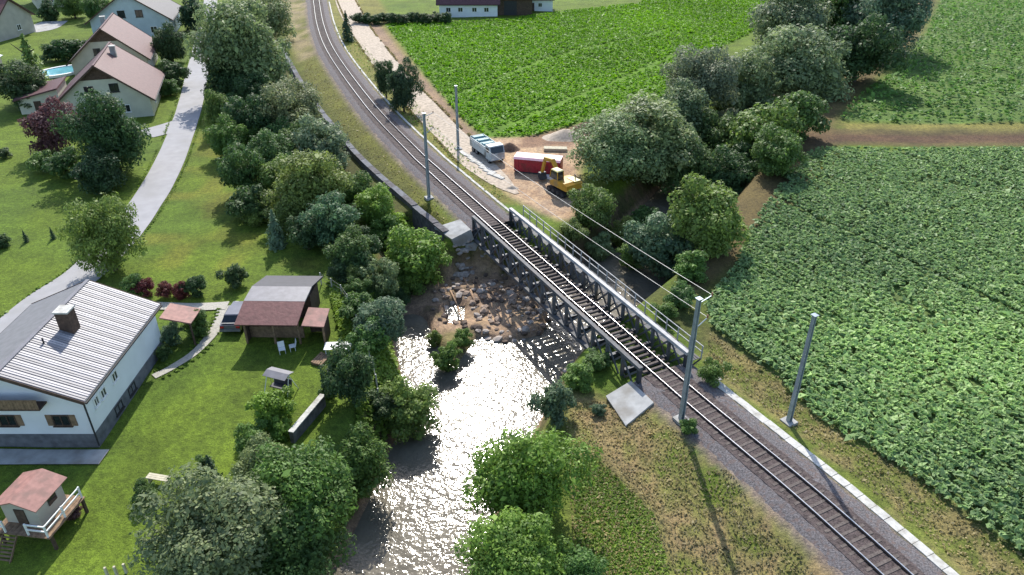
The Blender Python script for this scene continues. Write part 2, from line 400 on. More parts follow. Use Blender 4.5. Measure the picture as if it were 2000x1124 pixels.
meadow = in_poly(GX, GY, [(1105, 760), (1200, 775), (1300, 775), (1380, 830), (1560, 960), (1720, 1160), (1680, 1300), (1140, 1300), (1120, 1000)], 1.2)
paint(meadow*sstep((n1*.6+n2*.4-.18)*3), DRY); paint(meadow*sstep((n2-.5)*4)*.7, (.09, .125, .03))
paint(in_poly(GX, GY, [(1125, 900), (1160, 890), (1270, 1000), (1350, 1300), (1120, 1300)], 1.2)*.92, (.085, .165, .018))
paint(in_poly(GX, GY, [(1440, 850), (1520, 900), (1680, 1060), (1730, 1200), (1690, 1200), (1560, 1010), (1430, 880)], .9)*sstep((n2-.1)*2.2), (.25, .14, .095))
verge = in_poly(GX, GY, [(1375, 640), (1400, 640), (1540, 742), (2040, 1110), (2060, 1300), (1950, 1300), (1860, 1120), (1500, 815), (1370, 730)], .9)
paint(verge*.85, (.1, .13, .035)); paint(verge*sstep((n2-.4)*3)*.7, (.17, .145, .08))
for fp, c in ((FIELD_R, (.09, .15, .055)), (FIELD_UR, (.08, .15, .04)), (FIELD_T, (.08, .18, .014))): paint(in_poly(GX, GY, fp, .6), c)
site = in_poly(GX, GY, [(905, 255), (945, 270), (1060, 268), (1170, 240), (1180, 270), (1130, 330), (1140, 400), (1120, 430), (1090, 430), (1000, 385), (960, 350), (900, 300)], 1.0)
paint(site*.95, (.38, .3, .225)); paint(site*sstep((n2-.45)*4)*.6, (.2, .14, .1))
paint(in_poly(GX, GY, [(700, 40), (740, 45), (790, 110), (905, 235), (950, 275), (930, 285), (860, 225), (760, 120)], .8)*.9, (.22, .165, .13))
paint(in_poly(GX, GY, [(1020, 268), (1160, 238), (1175, 262), (1110, 285), (1010, 290)], .8)*.9, (.17, .115, .085))
paint(in_poly(GX, GY, [(1560, 258), (1650, 250), (2400, 256), (2400, 284), (1650, 284), (1580, 288)], .8)*.95, (.1, .09, .045))
paint(in_poly(GX, GY, [(1560, 264), (1650, 260), (2400, 262), (2400, 277), (1650, 277), (1580, 282)], .6)*.95, (.085, .058, .042))
paint(in_poly(GX, GY, [(1640, 238), (2400, 246), (2400, 256), (1650, 251)], .8)*.8, (.17, .16, .06))
paint(in_poly(GX, GY, [(1330, 590), (1370, 575), (1450, 515), (1485, 450), (1560, 395), (1605, 320), (1630, 270), (1640, 230), (1680, 185), (1800, 70), (1840, -20), (1700, -20), (1600, 90), (1400, 280), (1320, 480)], 1.5)*.85, (.1, .075, .045))
paint(in_poly(GX, GY, [(1120, 430), (1200, 480), (1300, 560), (1375, 600), (1395, 650), (1370, 690), (1320, 640), (1100, 450)], 1)*.85, (.07, .085, .03))
paint(in_poly(GX, GY, [(1580, 345), (1610, 300), (1640, 300), (1600, 350)], .8)*.8, (.2, .2, .03))
riv_d, (riv_w,) = dist_line(GX, GY, RIVER)
brd, _ = dist_line(GX, GY, BROOK)
paint(sstep((4.5-brd)/3)*.8, BANK*.8)
low = sstep((-GH-.5)/1.2); paint(low*.9, BANK*.9); paint(low*sstep((n2-.45)*3)*.8, (.12, .095, .06))
paint(sstep((-GH-3.1)/.5)*.95, GRAVEL*.75); paint(in_poly(GX, GY, BAR, .8, z=-3.6)*sstep((n2-.15)*2)*.8, GRAVEL)
paint(in_poly(GX, GY, [(840, 690), (870, 650), (925, 640), (930, 665), (895, 710), (860, 745)], .5, z=-3.6)*.7, (.08, .1, .03))
td, (ts_,) = dist_line(GX, GY, np.column_stack([TRK[::4], TS[::4]]))
paint(sstep((3.4-td)/.8)*np.where((ts_ > S_FAR) & (ts_ < S_NEAR), 0, 1), (.15, .135, .13))
tone *= (.9+.2*n2)[..., None]
ny, nx = GX.shape; idx = np.arange(nx*ny).reshape(ny, nx)
Q = np.stack([idx[:-1, :-1], idx[:-1, 1:], idx[1:, 1:], idx[1:, :-1]], -1).reshape(-1, 4)
gme = fast_mesh('ground', np.stack([GX, GY, GH], -1).reshape(-1, 3), Q, 'ground_cover', smooth=True)
ca = gme.attributes.new('tone', 'FLOAT_COLOR', 'POINT')
ca.data.foreach_set('color', np.concatenate([tone.reshape(-1, 3), np.ones((nx*ny, 1))], 1).astype(np.float32).ravel())
struct(link('ground', gme))
# river surface: one sheet lying inside the channel
m = MB(); m.quad((-40, -60, WATER), (110, -60, WATER), (110, 260, WATER), (-40, 260, WATER)); struct(m.build('river', 'river_water'))

def strip(name, mat, pts, width, dz=.05, step=1.0, cross=(-1, -.5, 0, .5, 1)):
    """a ribbon draped on the ground along a centre line (world points, width in m or list)"""
    wd = np.full(len(pts), width, float) if np.isscalar(width) else np.array(width, float)
    C = catmull(np.column_stack([np.array(pts), wd]), step); xy = C[:, :2]; wv = C[:, 2]
    d = np.gradient(xy, axis=0); d /= np.linalg.norm(d, axis=1)[:, None]; nrm = np.stack([-d[:, 1], d[:, 0]], 1)
    V = []; k = len(cross)
    for c in cross:
        q = xy+nrm*(wv/2*c)[:, None]; V.append(np.column_stack([q, Hh(q[:, 0], q[:, 1])+dz]))
    V = np.stack(V, 1).reshape(-1, 3); n = len(xy); ix = np.arange(n*k).reshape(n, k)
    Q = np.stack([ix[:-1, :-1], ix[1:, :-1], ix[1:, 1:], ix[:-1, 1:]], -1).reshape(-1, 4)
    return struct(link(name, fast_mesh(name, V, Q, mat, smooth=True)))
rd = [(-30, 700), (-5, 672), (90, 588), (175, 528), (255, 440), (318, 345), (352, 265), (372, 200), (388, 130), (398, 80), (405, 40), (412, 0), (418, -50)]
strip('road', 'asphalt_pale', [P2(*p) for p in rd], [4.4, 4.4, 4.3, 4.2, 4.0, 3.9, 3.8, 3.9, 4, 3.8, 3.6, 3.6, 3.6], dz=.07)
strip('driveway', 'asphalt_pale', [P2(*p) for p in ((360, 243), (325, 252), (285, 262))], [6, 5, 4.5], dz=.06, step=.7)
strip('footpath', 'path_gravel', [P2(*p) for p in ((445, 600), (425, 640), (385, 685), (335, 718), (300, 735))], [1.6, 1.1, .8, .7, .7], dz=.06, step=.5)
strip('paved_path', 'path_gravel', [P2(*p) for p in ((300, 600), (370, 602), (445, 600))], [1.2, 1.2, 1.4], dz=.09, step=.5)
strip('dirt_road', 'dirt_track', [P2(*p) for p in ((668, -60), (676, 0), (706, 60), (738, 105), (780, 160), (835, 220), (885, 270), (930, 318), (975, 355), (1010, 378))], [6, 6, 5.5, 5, 5, 4.5, 4.5, 4.5, 3.0, .6], dz=.06)
strip('paved_yard', 'concrete', [P2(*p) for p in ((52, 62), (80, 55), (108, 42))], [7, 8, 6], dz=.06)
strip('terrace', 'concrete', [(-40, 38.3), (-34, 38.3), (-28.2, 38.3)], 1.5, dz=.1, step=.5)

# ------------------------------------------------------------------ railway
def swept(name, mat, s0, s1, prof, parent=None, step=.6, closed=True, jitter=0):
    """profile [(offset to picture-right, z)] swept along the track"""
    ss = np.arange(s0, s1+1e-6, step); V = []; k = len(prof)
    for s in ss:
        p, d, n = trk(s)
        for o, z in prof: V.append((p[0]+n[0]*o, p[1]+n[1]*o, z+(random.uniform(-jitter, jitter) if jitter else 0)))
    n = len(ss); ix = np.arange(n*k).reshape(n, k); nxt = np.roll(ix, -1, 1) if closed else None
    if closed: Q = np.stack([ix[:-1], nxt[:-1], nxt[1:], ix[1:]], -1).reshape(-1, 4)
    else: Q = np.stack([ix[:-1, :-1], ix[:-1, 1:], ix[1:, 1:], ix[1:, :-1]], -1).reshape(-1, 4)
    return link(name, fast_mesh(name, V, Q, mat, smooth=False), parent)
bprof = [(-3.6, .05), (-2.85, .5), (-1.9, .80), (-1.0, .74), (0, .74), (1.0, .74), (2.0, .80), (2.8, .58), (3.4, .2)]
pmat('ballast_rusty', (.075, .058, .056), rough=.95, var=.6, scale=8, bump=1.0, bscale=14, dirt=(.11, .085, .078))
for a, b in ((2, S_FAR+.3), (S_NEAR-.3, TS[-1]-2)):
    struct(swept('ballast_crown', 'ballast_rusty', a, b, [(-1.55, .81), (-.8, .805), (0, .8), (.8, .805), (1.55, .81)], closed=False, jitter=.015))
    struct(swept('ballast_bed', 'ballast', a, b, bprof, closed=False, jitter=.05))
track = thing('railway_track', 'single line of steel rails on dark sleepers running over the truss bridge', 'railway track', (0, 0, 0))
for side in (-1, 1):
    c = side*.75
    r = swept('rail', 'rail_side', 3, TS[-1]-3, [(c-.07, RAILZ-.17), (c+.07, RAILZ-.17), (c+.035, RAILZ-.03), (c-.035, RAILZ-.03)], track)
    swept('rail_head', 'rail_head', 3, TS[-1]-3, [(c-.04, RAILZ-.03), (c+.04, RAILZ-.03), (c+.036, RAILZ), (c-.036, RAILZ)], r)
sl = MB().taper((-.13, .13, -1.3, 1.3), -.13, (-.1, .1, -1.27, 1.27), .04).mesh('sleeper', 'sleeper')
ss = np.arange(4, TS[-1]-4, .62); far_mb = MB(); near_list = ss[::-1]
for k, s in enumerate(near_list):
    p, d, n = trk(s); ang = math.atan2(d[1], d[0])+random.uniform(-.01, .01)
    if k < 298:
        o = link('sleeper', sl, track); o.location = (p[0], p[1], RAILZ-.21); o.rotation_euler = (0, 0, ang)
    else:
        a = Vector((p[0]-n[0]*1.3, p[1]-n[1]*1.3, RAILZ-.255)); b = Vector((p[0]+n[0]*1.3, p[1]+n[1]*1.3, RAILZ-.255)); far_mb.beam(a, b, .25, .17)
if far_mb.v: o = far_mb.build('far_sleepers', 'sleeper', track); o['kind'] = 'stuff'

# bridge, local x along the track (far -> near), local y to picture-right, z=0 at rail top
pf, _, _ = trk(S_FAR); pn, _, _ = trk(S_NEAR); mid = (pf+pn)/2; bd = (pn-pf)/np.linalg.norm(pn-pf); BA = math.atan2(bd[1], bd[0]); BL = float(np.linalg.norm(pn-pf))
br = thing('railway_bridge', 'grey steel truss railway bridge with walkway and handrail crossing the river', 'bridge', (mid[0], mid[1], RAILZ), BA)
NP = 14; xs = np.linspace(-BL/2, BL/2, NP+1); ZT, ZB, YW = 1.15, -1.75, 2.25
for sy in (-1, 1):
    y = sy*YW
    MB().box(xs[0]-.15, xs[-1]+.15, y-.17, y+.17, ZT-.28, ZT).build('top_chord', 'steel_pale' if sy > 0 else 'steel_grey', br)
    MB().box(xs[0]-.15, xs[-1]+.15, y-.17, y+.17, ZB, ZB+.3).build('bottom_chord', 'steel_grey', br)
    pm = MB().box(-.1, .1, -.14, .14, ZB+.3, ZT-.28).mesh('post', 'steel_grey'); pe = MB().box(-.15, .15, -.15, .15, ZB+.3, ZT-.28).mesh('end_post', 'steel_dark')
    for k, x in enumerate(xs):
        o = link('post', pe if k in (0, NP) else pm, br); o.location = (x, y, 0)
    for k in range(NP):
        a, b = (xs[k], xs[k+1]) if k < NP/2 else (xs[k+1], xs[k])
        MB().beam((a, y-sy*.02, ZT-.3), (b, y-sy*.02, ZB+.32), .12, .16).build('diagonal', 'steel_grey', br)
        MB().beam((b, y+sy*.1, ZT-.3), (a, y+sy*.1, ZB+.32), .1, .14).build('diagonal', 'steel_grey', br)
        MB().box(xs[k]-.3, xs[k]+.3, y-.012-sy*.16, y+.012-sy*.16, ZB+.3, ZB+.75).build('gusset_plate', 'steel_light', br)
for x in xs: MB().box(x-.15, x+.15, -YW+.2, YW-.2, -.95, -.55).build('cross_beam', 'steel_dark', br)
for sy in (-1, 1): MB().box(xs[0], xs[-1], sy*.75-.12, sy*.75+.12, -.54, -.3).build('stringer', 'steel_dark', br)
deck = MB().box(-.48, .48, -.62, .62, -.04, 0).mesh('walkway_plank', 'steel_grey')
nd = int(BL); 
for k in range(nd):
    o = link('walkway_plank', deck, br); o.location = (-BL/2+(k+.5)*BL/nd, YW+.88, -.02+random.uniform(-.012, .012)); o.rotation_euler = (random.uniform(-.01, .01), 0, 0)
for x in xs: MB().beam((x, YW+.15, -.75), (x, YW+1.5, -.13), .1, .1).build('bracket', 'steel_grey', br)
for k in range(21):
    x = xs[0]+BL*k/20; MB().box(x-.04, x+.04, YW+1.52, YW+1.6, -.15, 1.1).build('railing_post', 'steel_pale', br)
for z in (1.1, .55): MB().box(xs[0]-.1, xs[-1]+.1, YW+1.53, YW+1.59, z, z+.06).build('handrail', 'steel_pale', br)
for nm, x0, sg, lab in (('near', BL/2, 1, 'concrete abutment with wing wall at the meadow end of the railway bridge'), ('far', -BL/2, -1, 'concrete abutment with stepped wing at the wooded end of the railway bridge')):
    c = mid+bd*x0; ab = thing('bridge_abutment', lab, 'abutment', (c[0], c[1], -4.6), BA)
    zt = RAILZ+4.6-1.82
    MB().box(min(0, sg*2.2)-.3*(sg < 0)+(-.5 if sg > 0 else 0), max(0, sg*2.2)+(.5 if sg < 0 else 0)+.3*(sg > 0), -3.5, 4.2, 0, zt).build('bearing_wall', 'concrete', ab)
    MB().box(*sorted((sg*.75, sg*2.4)), -3.3, 4.0, zt, zt+1.25).build('back_wall', 'concrete', ab)
    for sy in (-1, 1):
        y0 = -3.5 if sy < 0 else 4.2
        a = [(sg*.2, y0), (sg*4.6, y0+sy*2.2)]
        zz0, zz1 = zt-.1, zt-.5
        d = Vector((a[1][0]-a[0][0], a[1][1]-a[0][1], 0)).normalized(); nn = Vector((-d.y, d.x, 0))*.35
        lo = [(a[0][0]-nn.x, a[0][1]-nn.y, 0), (a[1][0]-nn.x, a[1][1]-nn.y, 0), (a[1][0]+nn.x, a[1][1]+nn.y, 0), (a[0][0]+nn.x, a[0][1]+nn.y, 0)]
        hi = [(p[0], p[1], z) for p, z in zip(lo, (zz0, zz1, zz1, zz0))]
        MB().hexa(lo, hi).build('wing_wall', 'concrete', ab)
    MB().slab((-sg*.3, -2.75, 5.4), (sg*2.6, -2.75, 5.4), (sg*3.2, -5.6, 4.75), (-sg*.3, -5.0, 4.75), 1.3).build('sloped_slab', 'concrete', ab)

# concrete cable troughs beside the track
def trough(label, s0, s1, off, wd, mat):
    t = thing('cable_trough', label, 'cable trough', (0, 0, 0)); lid = MB().box(-.49, .49, -wd/2, wd/2, -.22, .1).mesh('trough_lid', mat)
    for s in np.arange(s0, s1, 1.0):
        p, d, n = trk(s); x, y = p+n*(off+random.uniform(-.02, .02)); o = link('trough_lid', lid, t)
        zz = float(Hh(x, y)); o.location = (x, y, max(zz, .45)+random.uniform(0, .03)); o.rotation_euler = (random.uniform(-.03, .03), 0, math.atan2(d[1], d[0])+random.uniform(-.02, .02))
    return t
trough('wide white concrete cable trough between the ballast and the crop field verge', S_NEAR+2.5, TS[-1]-3, 3.15, .62, 'concrete_white')
trough('narrow pale cable trough between the rails and the dirt road', 60, S_FAR-1, 3.35, .3, 'concrete_white')

# retaining wall below the embankment
wl_px = [(548, 88), (575, 140), (612, 200), (660, 262), (710, 318), (770, 372), (830, 424), (872, 458)]
wp = catmull([P2(*p, .0) for p in wl_px], 2.4)
wallt = thing('retaining_wall', 'long dark stone retaining wall below the grassy railway embankment', 'wall', (wp[0][0], wp[0][1], -2.6))
for a, b in zip(wp[:-1], wp[1:]):
    o3 = Vector((wp[0][0], wp[0][1], -2.6)); A = Vector((a[0], a[1], 0)); B = Vector((b[0], b[1], 0)); d = (B-A).normalized(); n = Vector((-d.y, d.x, 0))
    dz = random.uniform(-.06, .06); zt = .45+dz
    lo = [A-n*.75, B-n*.75, B+n*.3, A+n*.3]; hi = [A-n*.35, B-n*.35, B+n*.3, A+n*.3]
    MB().hexa([(v.x-o3.x, v.y-o3.y, 0) for v in lo], [(v.x-o3.x, v.y-o3.y, zt+2.6-.16) for v in hi]).build('wall_block', 'stone_wall', wallt)
    e = d*.03
    MB().hexa([(v.x-o3.x, v.y-o3.y, zt+2.6-.155) for v in (A-n*.42+e, B-n*.42-e, B+n*.36-e, A+n*.36+e)], [(v.x-o3.x, v.y-o3.y, zt+2.6) for v in (A-n*.42+e, B-n*.42-e, B+n*.36-e, A+n*.36+e)]).build('coping_stone', 'stone_wall' if random.random() < .5 else 'plinth', wallt)

# catenary masts
def mast(px, py, h, label, arm, side):
    b = at(px, py); s = float(TS[np.argmin(np.hypot(TRK[:, 0]-b.x, TRK[:, 1]-b.y))]); p, d, n = trk(s)
    toward = np.sign((p-np.array((b.x, b.y)))@n)
    t = thing('catenary_mast', label, 'mast', (b.x, b.y, b.z-.15), math.atan2(n[1]*toward, n[0]*toward), 'masts along the railway')
    MB().box(-.45, .45, -.45, .45, -.3, .35).build('foundation', 'concrete', t)
    m = MB()
    for sx in (-1, 1): m.taper((sx*.13-.035, sx*.13+.035, -.15, .15), .35, (sx*.1-.03, sx*.1+.03, -.11, .11), h)
    m.taper((-.1, .1, -.03, .03), .35, (-.075, .075, -.025, .025), h).build('pole', 'galvanised', t)
    MB().box(-.2, .2, -.2, .2, h, h+.06).build('pole_cap', 'galvanised', t)
    if arm:
        MB().cyl((.1, 0, h-.35), (1.1, 0, h-.05), .04, .04, 6).build('bracket_arm', 'galvanised', t)
        MB().cyl((.1, 0, h-2.3), (1.0, 0, h-1.75), .04, .04, 6).build('bracket_arm', 'galvanised', t)
        for x, z in ((1.1, h-.05), (1.0, h-1.75)): MB().cyl((x, 0, z-.02), (x, 0, z+.22), .07, .05, 8).build('insulator', 'insulator', t)
    return t, b, (n*toward)
MH = 10.4
tA, bA, nA = mast(1330, 822, MH, 'blue-grey steel mast at the meadow end of the bridge, carrying wires', True, 1)
tC, bC, nC = mast(838, 388, MH, 'blue-grey steel mast on the embankment above the retaining wall', True, 1)
tB, bB, nB = mast(1540, 826, 9.4, 'bare grey steel mast beside the white cable trough', False, -1)
tD, bD, nD = mast(895, 292, 9.0, 'thin grey mast beside the dirt road near the truck', False, -1)
def wire(name, label, a, b, sag, r=.015):
    pts = []
    for k in range(17):
        t = k/16; q = a.lerp(b, t); q.z -= sag*4*t*(1-t); pts.append(q)
    o = MB().tube(pts, r, 5).build(name, 'brass_wire'); return tag(o, label, 'wire')
for dx, dz, nm, lab in ((1.1, -.05+.05, 'overhead_wire', 'upper overhead wire strung between the two railway masts beside the bridge'), (1.0, -1.75+.05, 'overhead_wire', 'lower overhead wire strung between the two railway masts beside the bridge')):
    a = Vector((bA.x+nA[0]*dx, bA.y+nA[1]*dx, bA.z-.15+MH+dz)); b = Vector((bC.x+nC[0]*dx, bC.y+nC[1]*dx, bC.z-.15+MH+dz)); wire(nm, lab, a, b, .35)

# ------------------------------------------------------------------ buildings
def window(par, c, axis, sgn, w_, h_, mat='white_paint', shutters=False, pane='glass'):
    """window set proud of a wall; axis = wall normal axis ('x' or 'y'), sgn its direction"""
    x, y, z = c; t = .07
    def bx(m, u0, u1, z0, z1, d0, d1):
        if axis == 'x': m.box(*sorted((x+sgn*d0, x+sgn*d1)), y+u0, y+u1, z+z0, z+z1)
        else: m.box(x+u0, x+u1, *sorted((y+sgn*d0, y+sgn*d1)), z+z0, z+z1)
    m = MB()
    for a in ((-w_/2, -w_/2+.08, -h_/2, h_/2), (w_/2-.08, w_/2, -h_/2, h_/2), (-w_/2+.08, w_/2-.08, -h_/2, -h_/2+.08), (-w_/2+.08, w_/2-.08, h_/2-.08, h_/2), (-.03, .03, -h_/2+.08, h_/2-.08)): bx(m, *a, -.05, t)
    f = m.build('window', mat, par)
    m = MB()
    for a in ((-w_/2+.08, -.03), (.03, w_/2-.08)): bx(m, a[0], a[1], -h_/2+.08, h_/2-.08, -.04, .02)
    m.build('pane', pane, f)
    m = MB(); bx(m, -w_/2-.08, w_/2+.08, -h_/2-.08, -h_/2-.003, -.03, .14); m.build('sill', mat, f)
    if shutters:
        for sx in (-1, 1):
            m = MB(); a = sorted((sx*(w_/2+.01), sx*(w_/2+.42))); bx(m, a[0], a[1], -h_/2, h_/2, -.02, .05); m.build('shutter', 'wood_mid', f)
def gable_house(name, label, loc, rz, W, L, ze, zr, wall, roofs, over=.5, wins=(), chim=(), plinth=None, gable_panel=None, doors=()):
    h = thing(name, label, 'house', loc, rz)
    MB().extr([(-W/2, -.6), (W/2, -.6), (W/2, ze), (0, zr-.05), (-W/2, ze)], 'y', -L/2, L/2).build('wall', wall, h)
    sl = (zr-ze)/(W/2)
    for sx in (-1, 1):
        a = sx*(W/2+over); zlo = ze-over*sl+.22; zhi = zr+.22
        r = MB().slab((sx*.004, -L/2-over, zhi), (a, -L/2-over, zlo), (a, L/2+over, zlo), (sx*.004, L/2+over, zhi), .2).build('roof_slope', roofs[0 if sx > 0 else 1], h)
        MB().beam((a+sx*.07, -L/2-over, zlo-.12), (a+sx*.07, L/2+over, zlo-.12), .12, .1).build('gutter', 'trim_dark', r)
        for ey in (-1, 1): MB().beam((sx*.02, ey*(L/2+over+.03), zhi-.1), (a, ey*(L/2+over+.03), zlo-.1), .05, .26).build('barge_board', 'wood_dark', r)
    MB().beam((0, -L/2-over, zr+.25), (0, L/2+over, zr+.25), .3, .12).build('ridge_cap', roofs[1], h)
    for c in wins: window(h, *c)
    for x, y, zt, s in chim:
        zb = zr-abs(x)*sl-.1
        c = MB().box(x-s/2, x+s/2, y-s/2, y+s/2, zb, zt).build('chimney', 'wood_dark' if s > .9 else 'concrete', h); MB().box(x-s/2-.08, x+s/2+.08, y-s/2-.08, y+s/2+.08, zt, zt+.12).build('chimney_cap', 'concrete_white', c)  # large chimney dark all round: its shaded near face put into the colour
    if gable_panel:
        zz = ze+(zr-ze)*gable_panel; k = (zr-zz)/(zr-ze)*W/2
        MB().extr([(-k, zz), (k, zz), (0, zr)], 'y', -L/2-.06, -L/2-.003).build('gable_boards', 'wood_dark', h)
    for c, axis, sgn, w_, hh in doors:
        x, y = c; m = MB()
        if axis == 'x': m.box(*sorted((x-.02*sgn, x+.06*sgn)), y-w_/2, y+w_/2, 0, hh)
        else: m.box(x-w_/2, x+w_/2, *sorted((y-.02*sgn, y+.06*sgn)), 0, hh)
        m.build('door', 'wood_dark', h)
    return h
# big white house with the pale corrugated roof
BW, BLn, ZE, ZR = 9.6, 11.6, 4.1, 6.15
h = gable_house('white_house', 'large white house with pale ribbed roof and one chimney beside the road', (-33.9, 45.2, 0), 0, BW, BLn, ZE, ZR, 'white_render', ('roof_pale', 'roof_band'), over=.45,
    wins=[((2.9, -5.8, 2.2), 'y', -1, 1.2, .95, 'wood_dark', True), ((-.8, -5.8, 2.2), 'y', -1, 1.2, .95, 'wood_dark', True), ((-3.6, -5.8, 2.2), 'y', -1, 1.2, .95, 'wood_dark', True),
          ((4.8, -1.7, 2.85), 'x', 1, .75, .8), ((4.8, -3.5, 2.75), 'x', 1, .7, .75), ((4.8, -4.5, 2.8), 'x', 1, .6, .75), ((4.8, -.2, .5), 'x', 1, 1.1, .7, 'trim_dark'), ((4.8, -2.4, .5), 'x', 1, 1.1, .7, 'trim_dark')],
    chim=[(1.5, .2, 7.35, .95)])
MB().box(-BW/2-.03, BW/2+.03, -BLn/2-.03, BLn/2+.03, -.6, .95).build('plinth', 'plinth', h)
MB().box(-2.6, 2.4, -BLn/2-.9, -BLn/2-.003, 3.75, 3.87).build('balcony_floor', 'wood_dark', h)
bal = MB(); 
MB().box(-2.6, 2.4, -BLn/2-.9, -BLn/2-.86, 4.55, 4.65).build('balcony_rail', 'wood_mid', h)
bb = MB().box(-.1, .1, -.02, .02, 0, .66).mesh('baluster', 'wood_mid')
for k in range(22): o = link('baluster', bb, h); o.location = (-2.48+k*.226, -BLn/2-.88, 3.88)
sl = (ZR-ZE)/(BW/2); ncr = 26
for k in range(ncr):      # ribbed roof: long sheets from ridge to eave on the slope that faces the garden, each with raised seams
    y0 = -BLn/2-.42+k*(BLn+.84)/ncr; y1 = y0+(BLn+.84)/ncr-.02; x0, x1 = .02, BW/2+.44; dz = random.uniform(0, .006)
    z0, z1 = ZR+.25-x0*sl+dz, ZR+.25-x1*sl+dz
    m = MB().slab((x0, y0, z0), (x1, y0, z1), (x1, y1, z1), (x0, y1, z0), .02)
    for f in (.1, .55): ya = y0+(y1-y0)*f; m.slab((x0, ya, z0+.04), (x1, ya, z1+.04), (x1, ya+.13, z1+.04), (x0, ya+.13, z0+.04), .036)
    m.build('roof_sheet', 'roof_pale' if k % 2 else 'roof_pale_b', h)
MB().cyl((BW/2+.12, -BLn/2-.12, 0), (BW/2+.12, -BLn/2-.12, 3.85), .06, .06, 8).build('downpipe', 'trim_dark', h)
MB().slab((4.9, 6.1, 2.9), (7.4, 6.1, 2.35), (7.4, 8.4, 2.35), (4.9, 8.4, 2.9), .12).build('porch_roof', 'salmon_board', h)
for x, y in ((7.2, 6.3), (7.2, 8.2), (5.0, 8.2)): MB().box(x-.06, x+.06, y-.06, y+.06, -.1, 2.36+(7.2-x)*.22).build('porch_post', 'wood_dark', h)
MB().cyl((.9, -2.1, 5.6), (.9, -2.1, 6.5), .06, .06, 8).build('vent_pipe', 'trim_dark', h)
# village houses
def ground_loc(x, y): return (x, y, float(Hh(x, y))-.02)
hA = R(17)
gable_house('pink_roof_house', 'cream house with broad pink tiled roof, facing the pale road', ground_loc(-64.9, 120.0), hA, 13, 15, 3.1, 8.2, 'cream_render', ('roof_pink', 'roof_purple_and_shade'), over=.8,
    wins=[((-1.6, -7.5, 4.6), 'y', -1, 1.3, 1.3, 'trim_dark'), ((1.9, -7.5, 4.8), 'y', -1, 1.3, 1.3, 'trim_dark'), ((-3.5, -7.5, 1.5), 'y', -1, 1.3, 1.2), ((2.8, -7.5, 1.5), 'y', -1, 1.3, 1.2), ((6.5, -3, 1.5), 'x', 1, 1.2, 1.2), ((6.5, 2, 1.5), 'x', 1, 1.2, 1.2)],
    chim=[(1.2, 2.5, 8.9, .8)], gable_panel=.6)
an = thing('garden_annex', 'low purple-roofed annex beside the swimming pool', 'annex', ground_loc(-74.6, 118.6), hA)
MB().box(-3.6, 2.2, -3.2, 3.4, -.5, 2.5).build('wall', 'cream_render', an)
MB().slab((-4.1, -3.8, 2.5), (2.4, -3.8, 3.9), (2.4, 3.9, 3.9), (-4.1, 3.9, 2.5), .2).build('roof', 'roof_purple_and_shade', an)
MB().extr([(-3.6, 2.5), (2.2, 2.5), (2.2, 3.6)], 'y', -3.19, 3.39).build('gable_wall', 'cream_render', an)
MB().box(-1.5, -.5, -3.26, -3.203, 0, 2).build('door', 'wood_dark', an)
gable_house('brown_roof_house', 'house with faded brown-pink roof behind the broad pink roof', ground_loc(-75.3, 144), hA, 12.5, 14, 3.4, 8.6, 'beige_render', ('roof_pink', 'roof_purple_and_shade'), over=.7,
    wins=[((-1.6, -7.0, 4.8), 'y', -1, 1.2, 1.2, 'trim_dark'), ((1.6, -7.0, 4.8), 'y', -1, 1.2, 1.2, 'trim_dark'), ((6.25, 2, 1.7), 'x', 1, 1.2, 1.2)], chim=[(-1, 2, 9.2, .8)], gable_panel=.6)
gable_house('navy_roof_house', 'blue-grey house with dark navy roof behind the brown-pink roof', ground_loc(-85.5, 177), R(14), 16, 15, 4.2, 9.6, 'blue_render', ('roof_navy', 'roof_navy'), over=.9,
    wins=[((-1.4, -7.5, 5.3), 'y', -1, 1.5, 1.5, 'trim_dark'), ((2.2, -7.5, 5.3), 'y', -1, 1.5, 1.5, 'trim_dark'), ((4.5, -7.5, 1.8), 'y', -1, 1.4, 1.4)], chim=[(1.5, 3, 10.2, .8)])
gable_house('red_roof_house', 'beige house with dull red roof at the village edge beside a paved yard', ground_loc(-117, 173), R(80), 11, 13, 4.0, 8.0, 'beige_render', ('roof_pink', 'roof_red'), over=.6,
    wins=[((-5.5, -3.5, 1.9), 'x', -1, 1.3, 1.2), ((-5.5, 0, 1.9), 'x', -1, 1.3, 1.2), ((-5.5, 3.5, 1.9), 'x', -1, 1.3, 1.2), ((1, -6.5, 1.9), 'y', -1, 1.2, 1.2)], chim=[(.5, 3, 9.0, .8)])
gable_house('salmon_roof_house', 'house with pale salmon roof behind the paved yard', ground_loc(-124, 214), R(35), 11, 12, 4.2, 8.4, 'cream_render', ('salmon_board', 'salmon_board'), over=.7,
    wins=[((-2, -6, 1.8), 'y', -1, 1.2, 1.2), ((2, -6, 1.8), 'y', -1, 1.2, 1.2)], chim=[(.5, 2, 9.4, .8)])
sh = thing('metal_shed', 'low grey-blue metal roofed shed near the red roofed house', 'shed', ground_loc(-100.5, 140), R(10))
MB().box(-3.5, 3.5, -4, 4, -.5, 2.4).build('wall', 'beige_render', sh)
for sx in (-1, 1): MB().slab((0, -4.4, 3.4), (sx*3.9, -4.4, 2.35), (sx*3.9, 4.4, 2.35), (0, 4.4, 3.4), .1).build('roof_slope', 'galvanised', sh)
MB().extr([(-3.5, 2.4), (3.5, 2.4), (0, 3.3)], 'y', -3.99, 3.99).build('gable_wall', 'beige_render', sh)
MB().box(-1.3, 1.3, -4.06, -4.003, 0, 2.1).build('door', 'wood_dark', sh)
pw = thing('swimming_pool', 'oval garden pool with white rim and turquoise water', 'swimming pool', at(122, 142), R(-35))
ring = MB(); N = 28
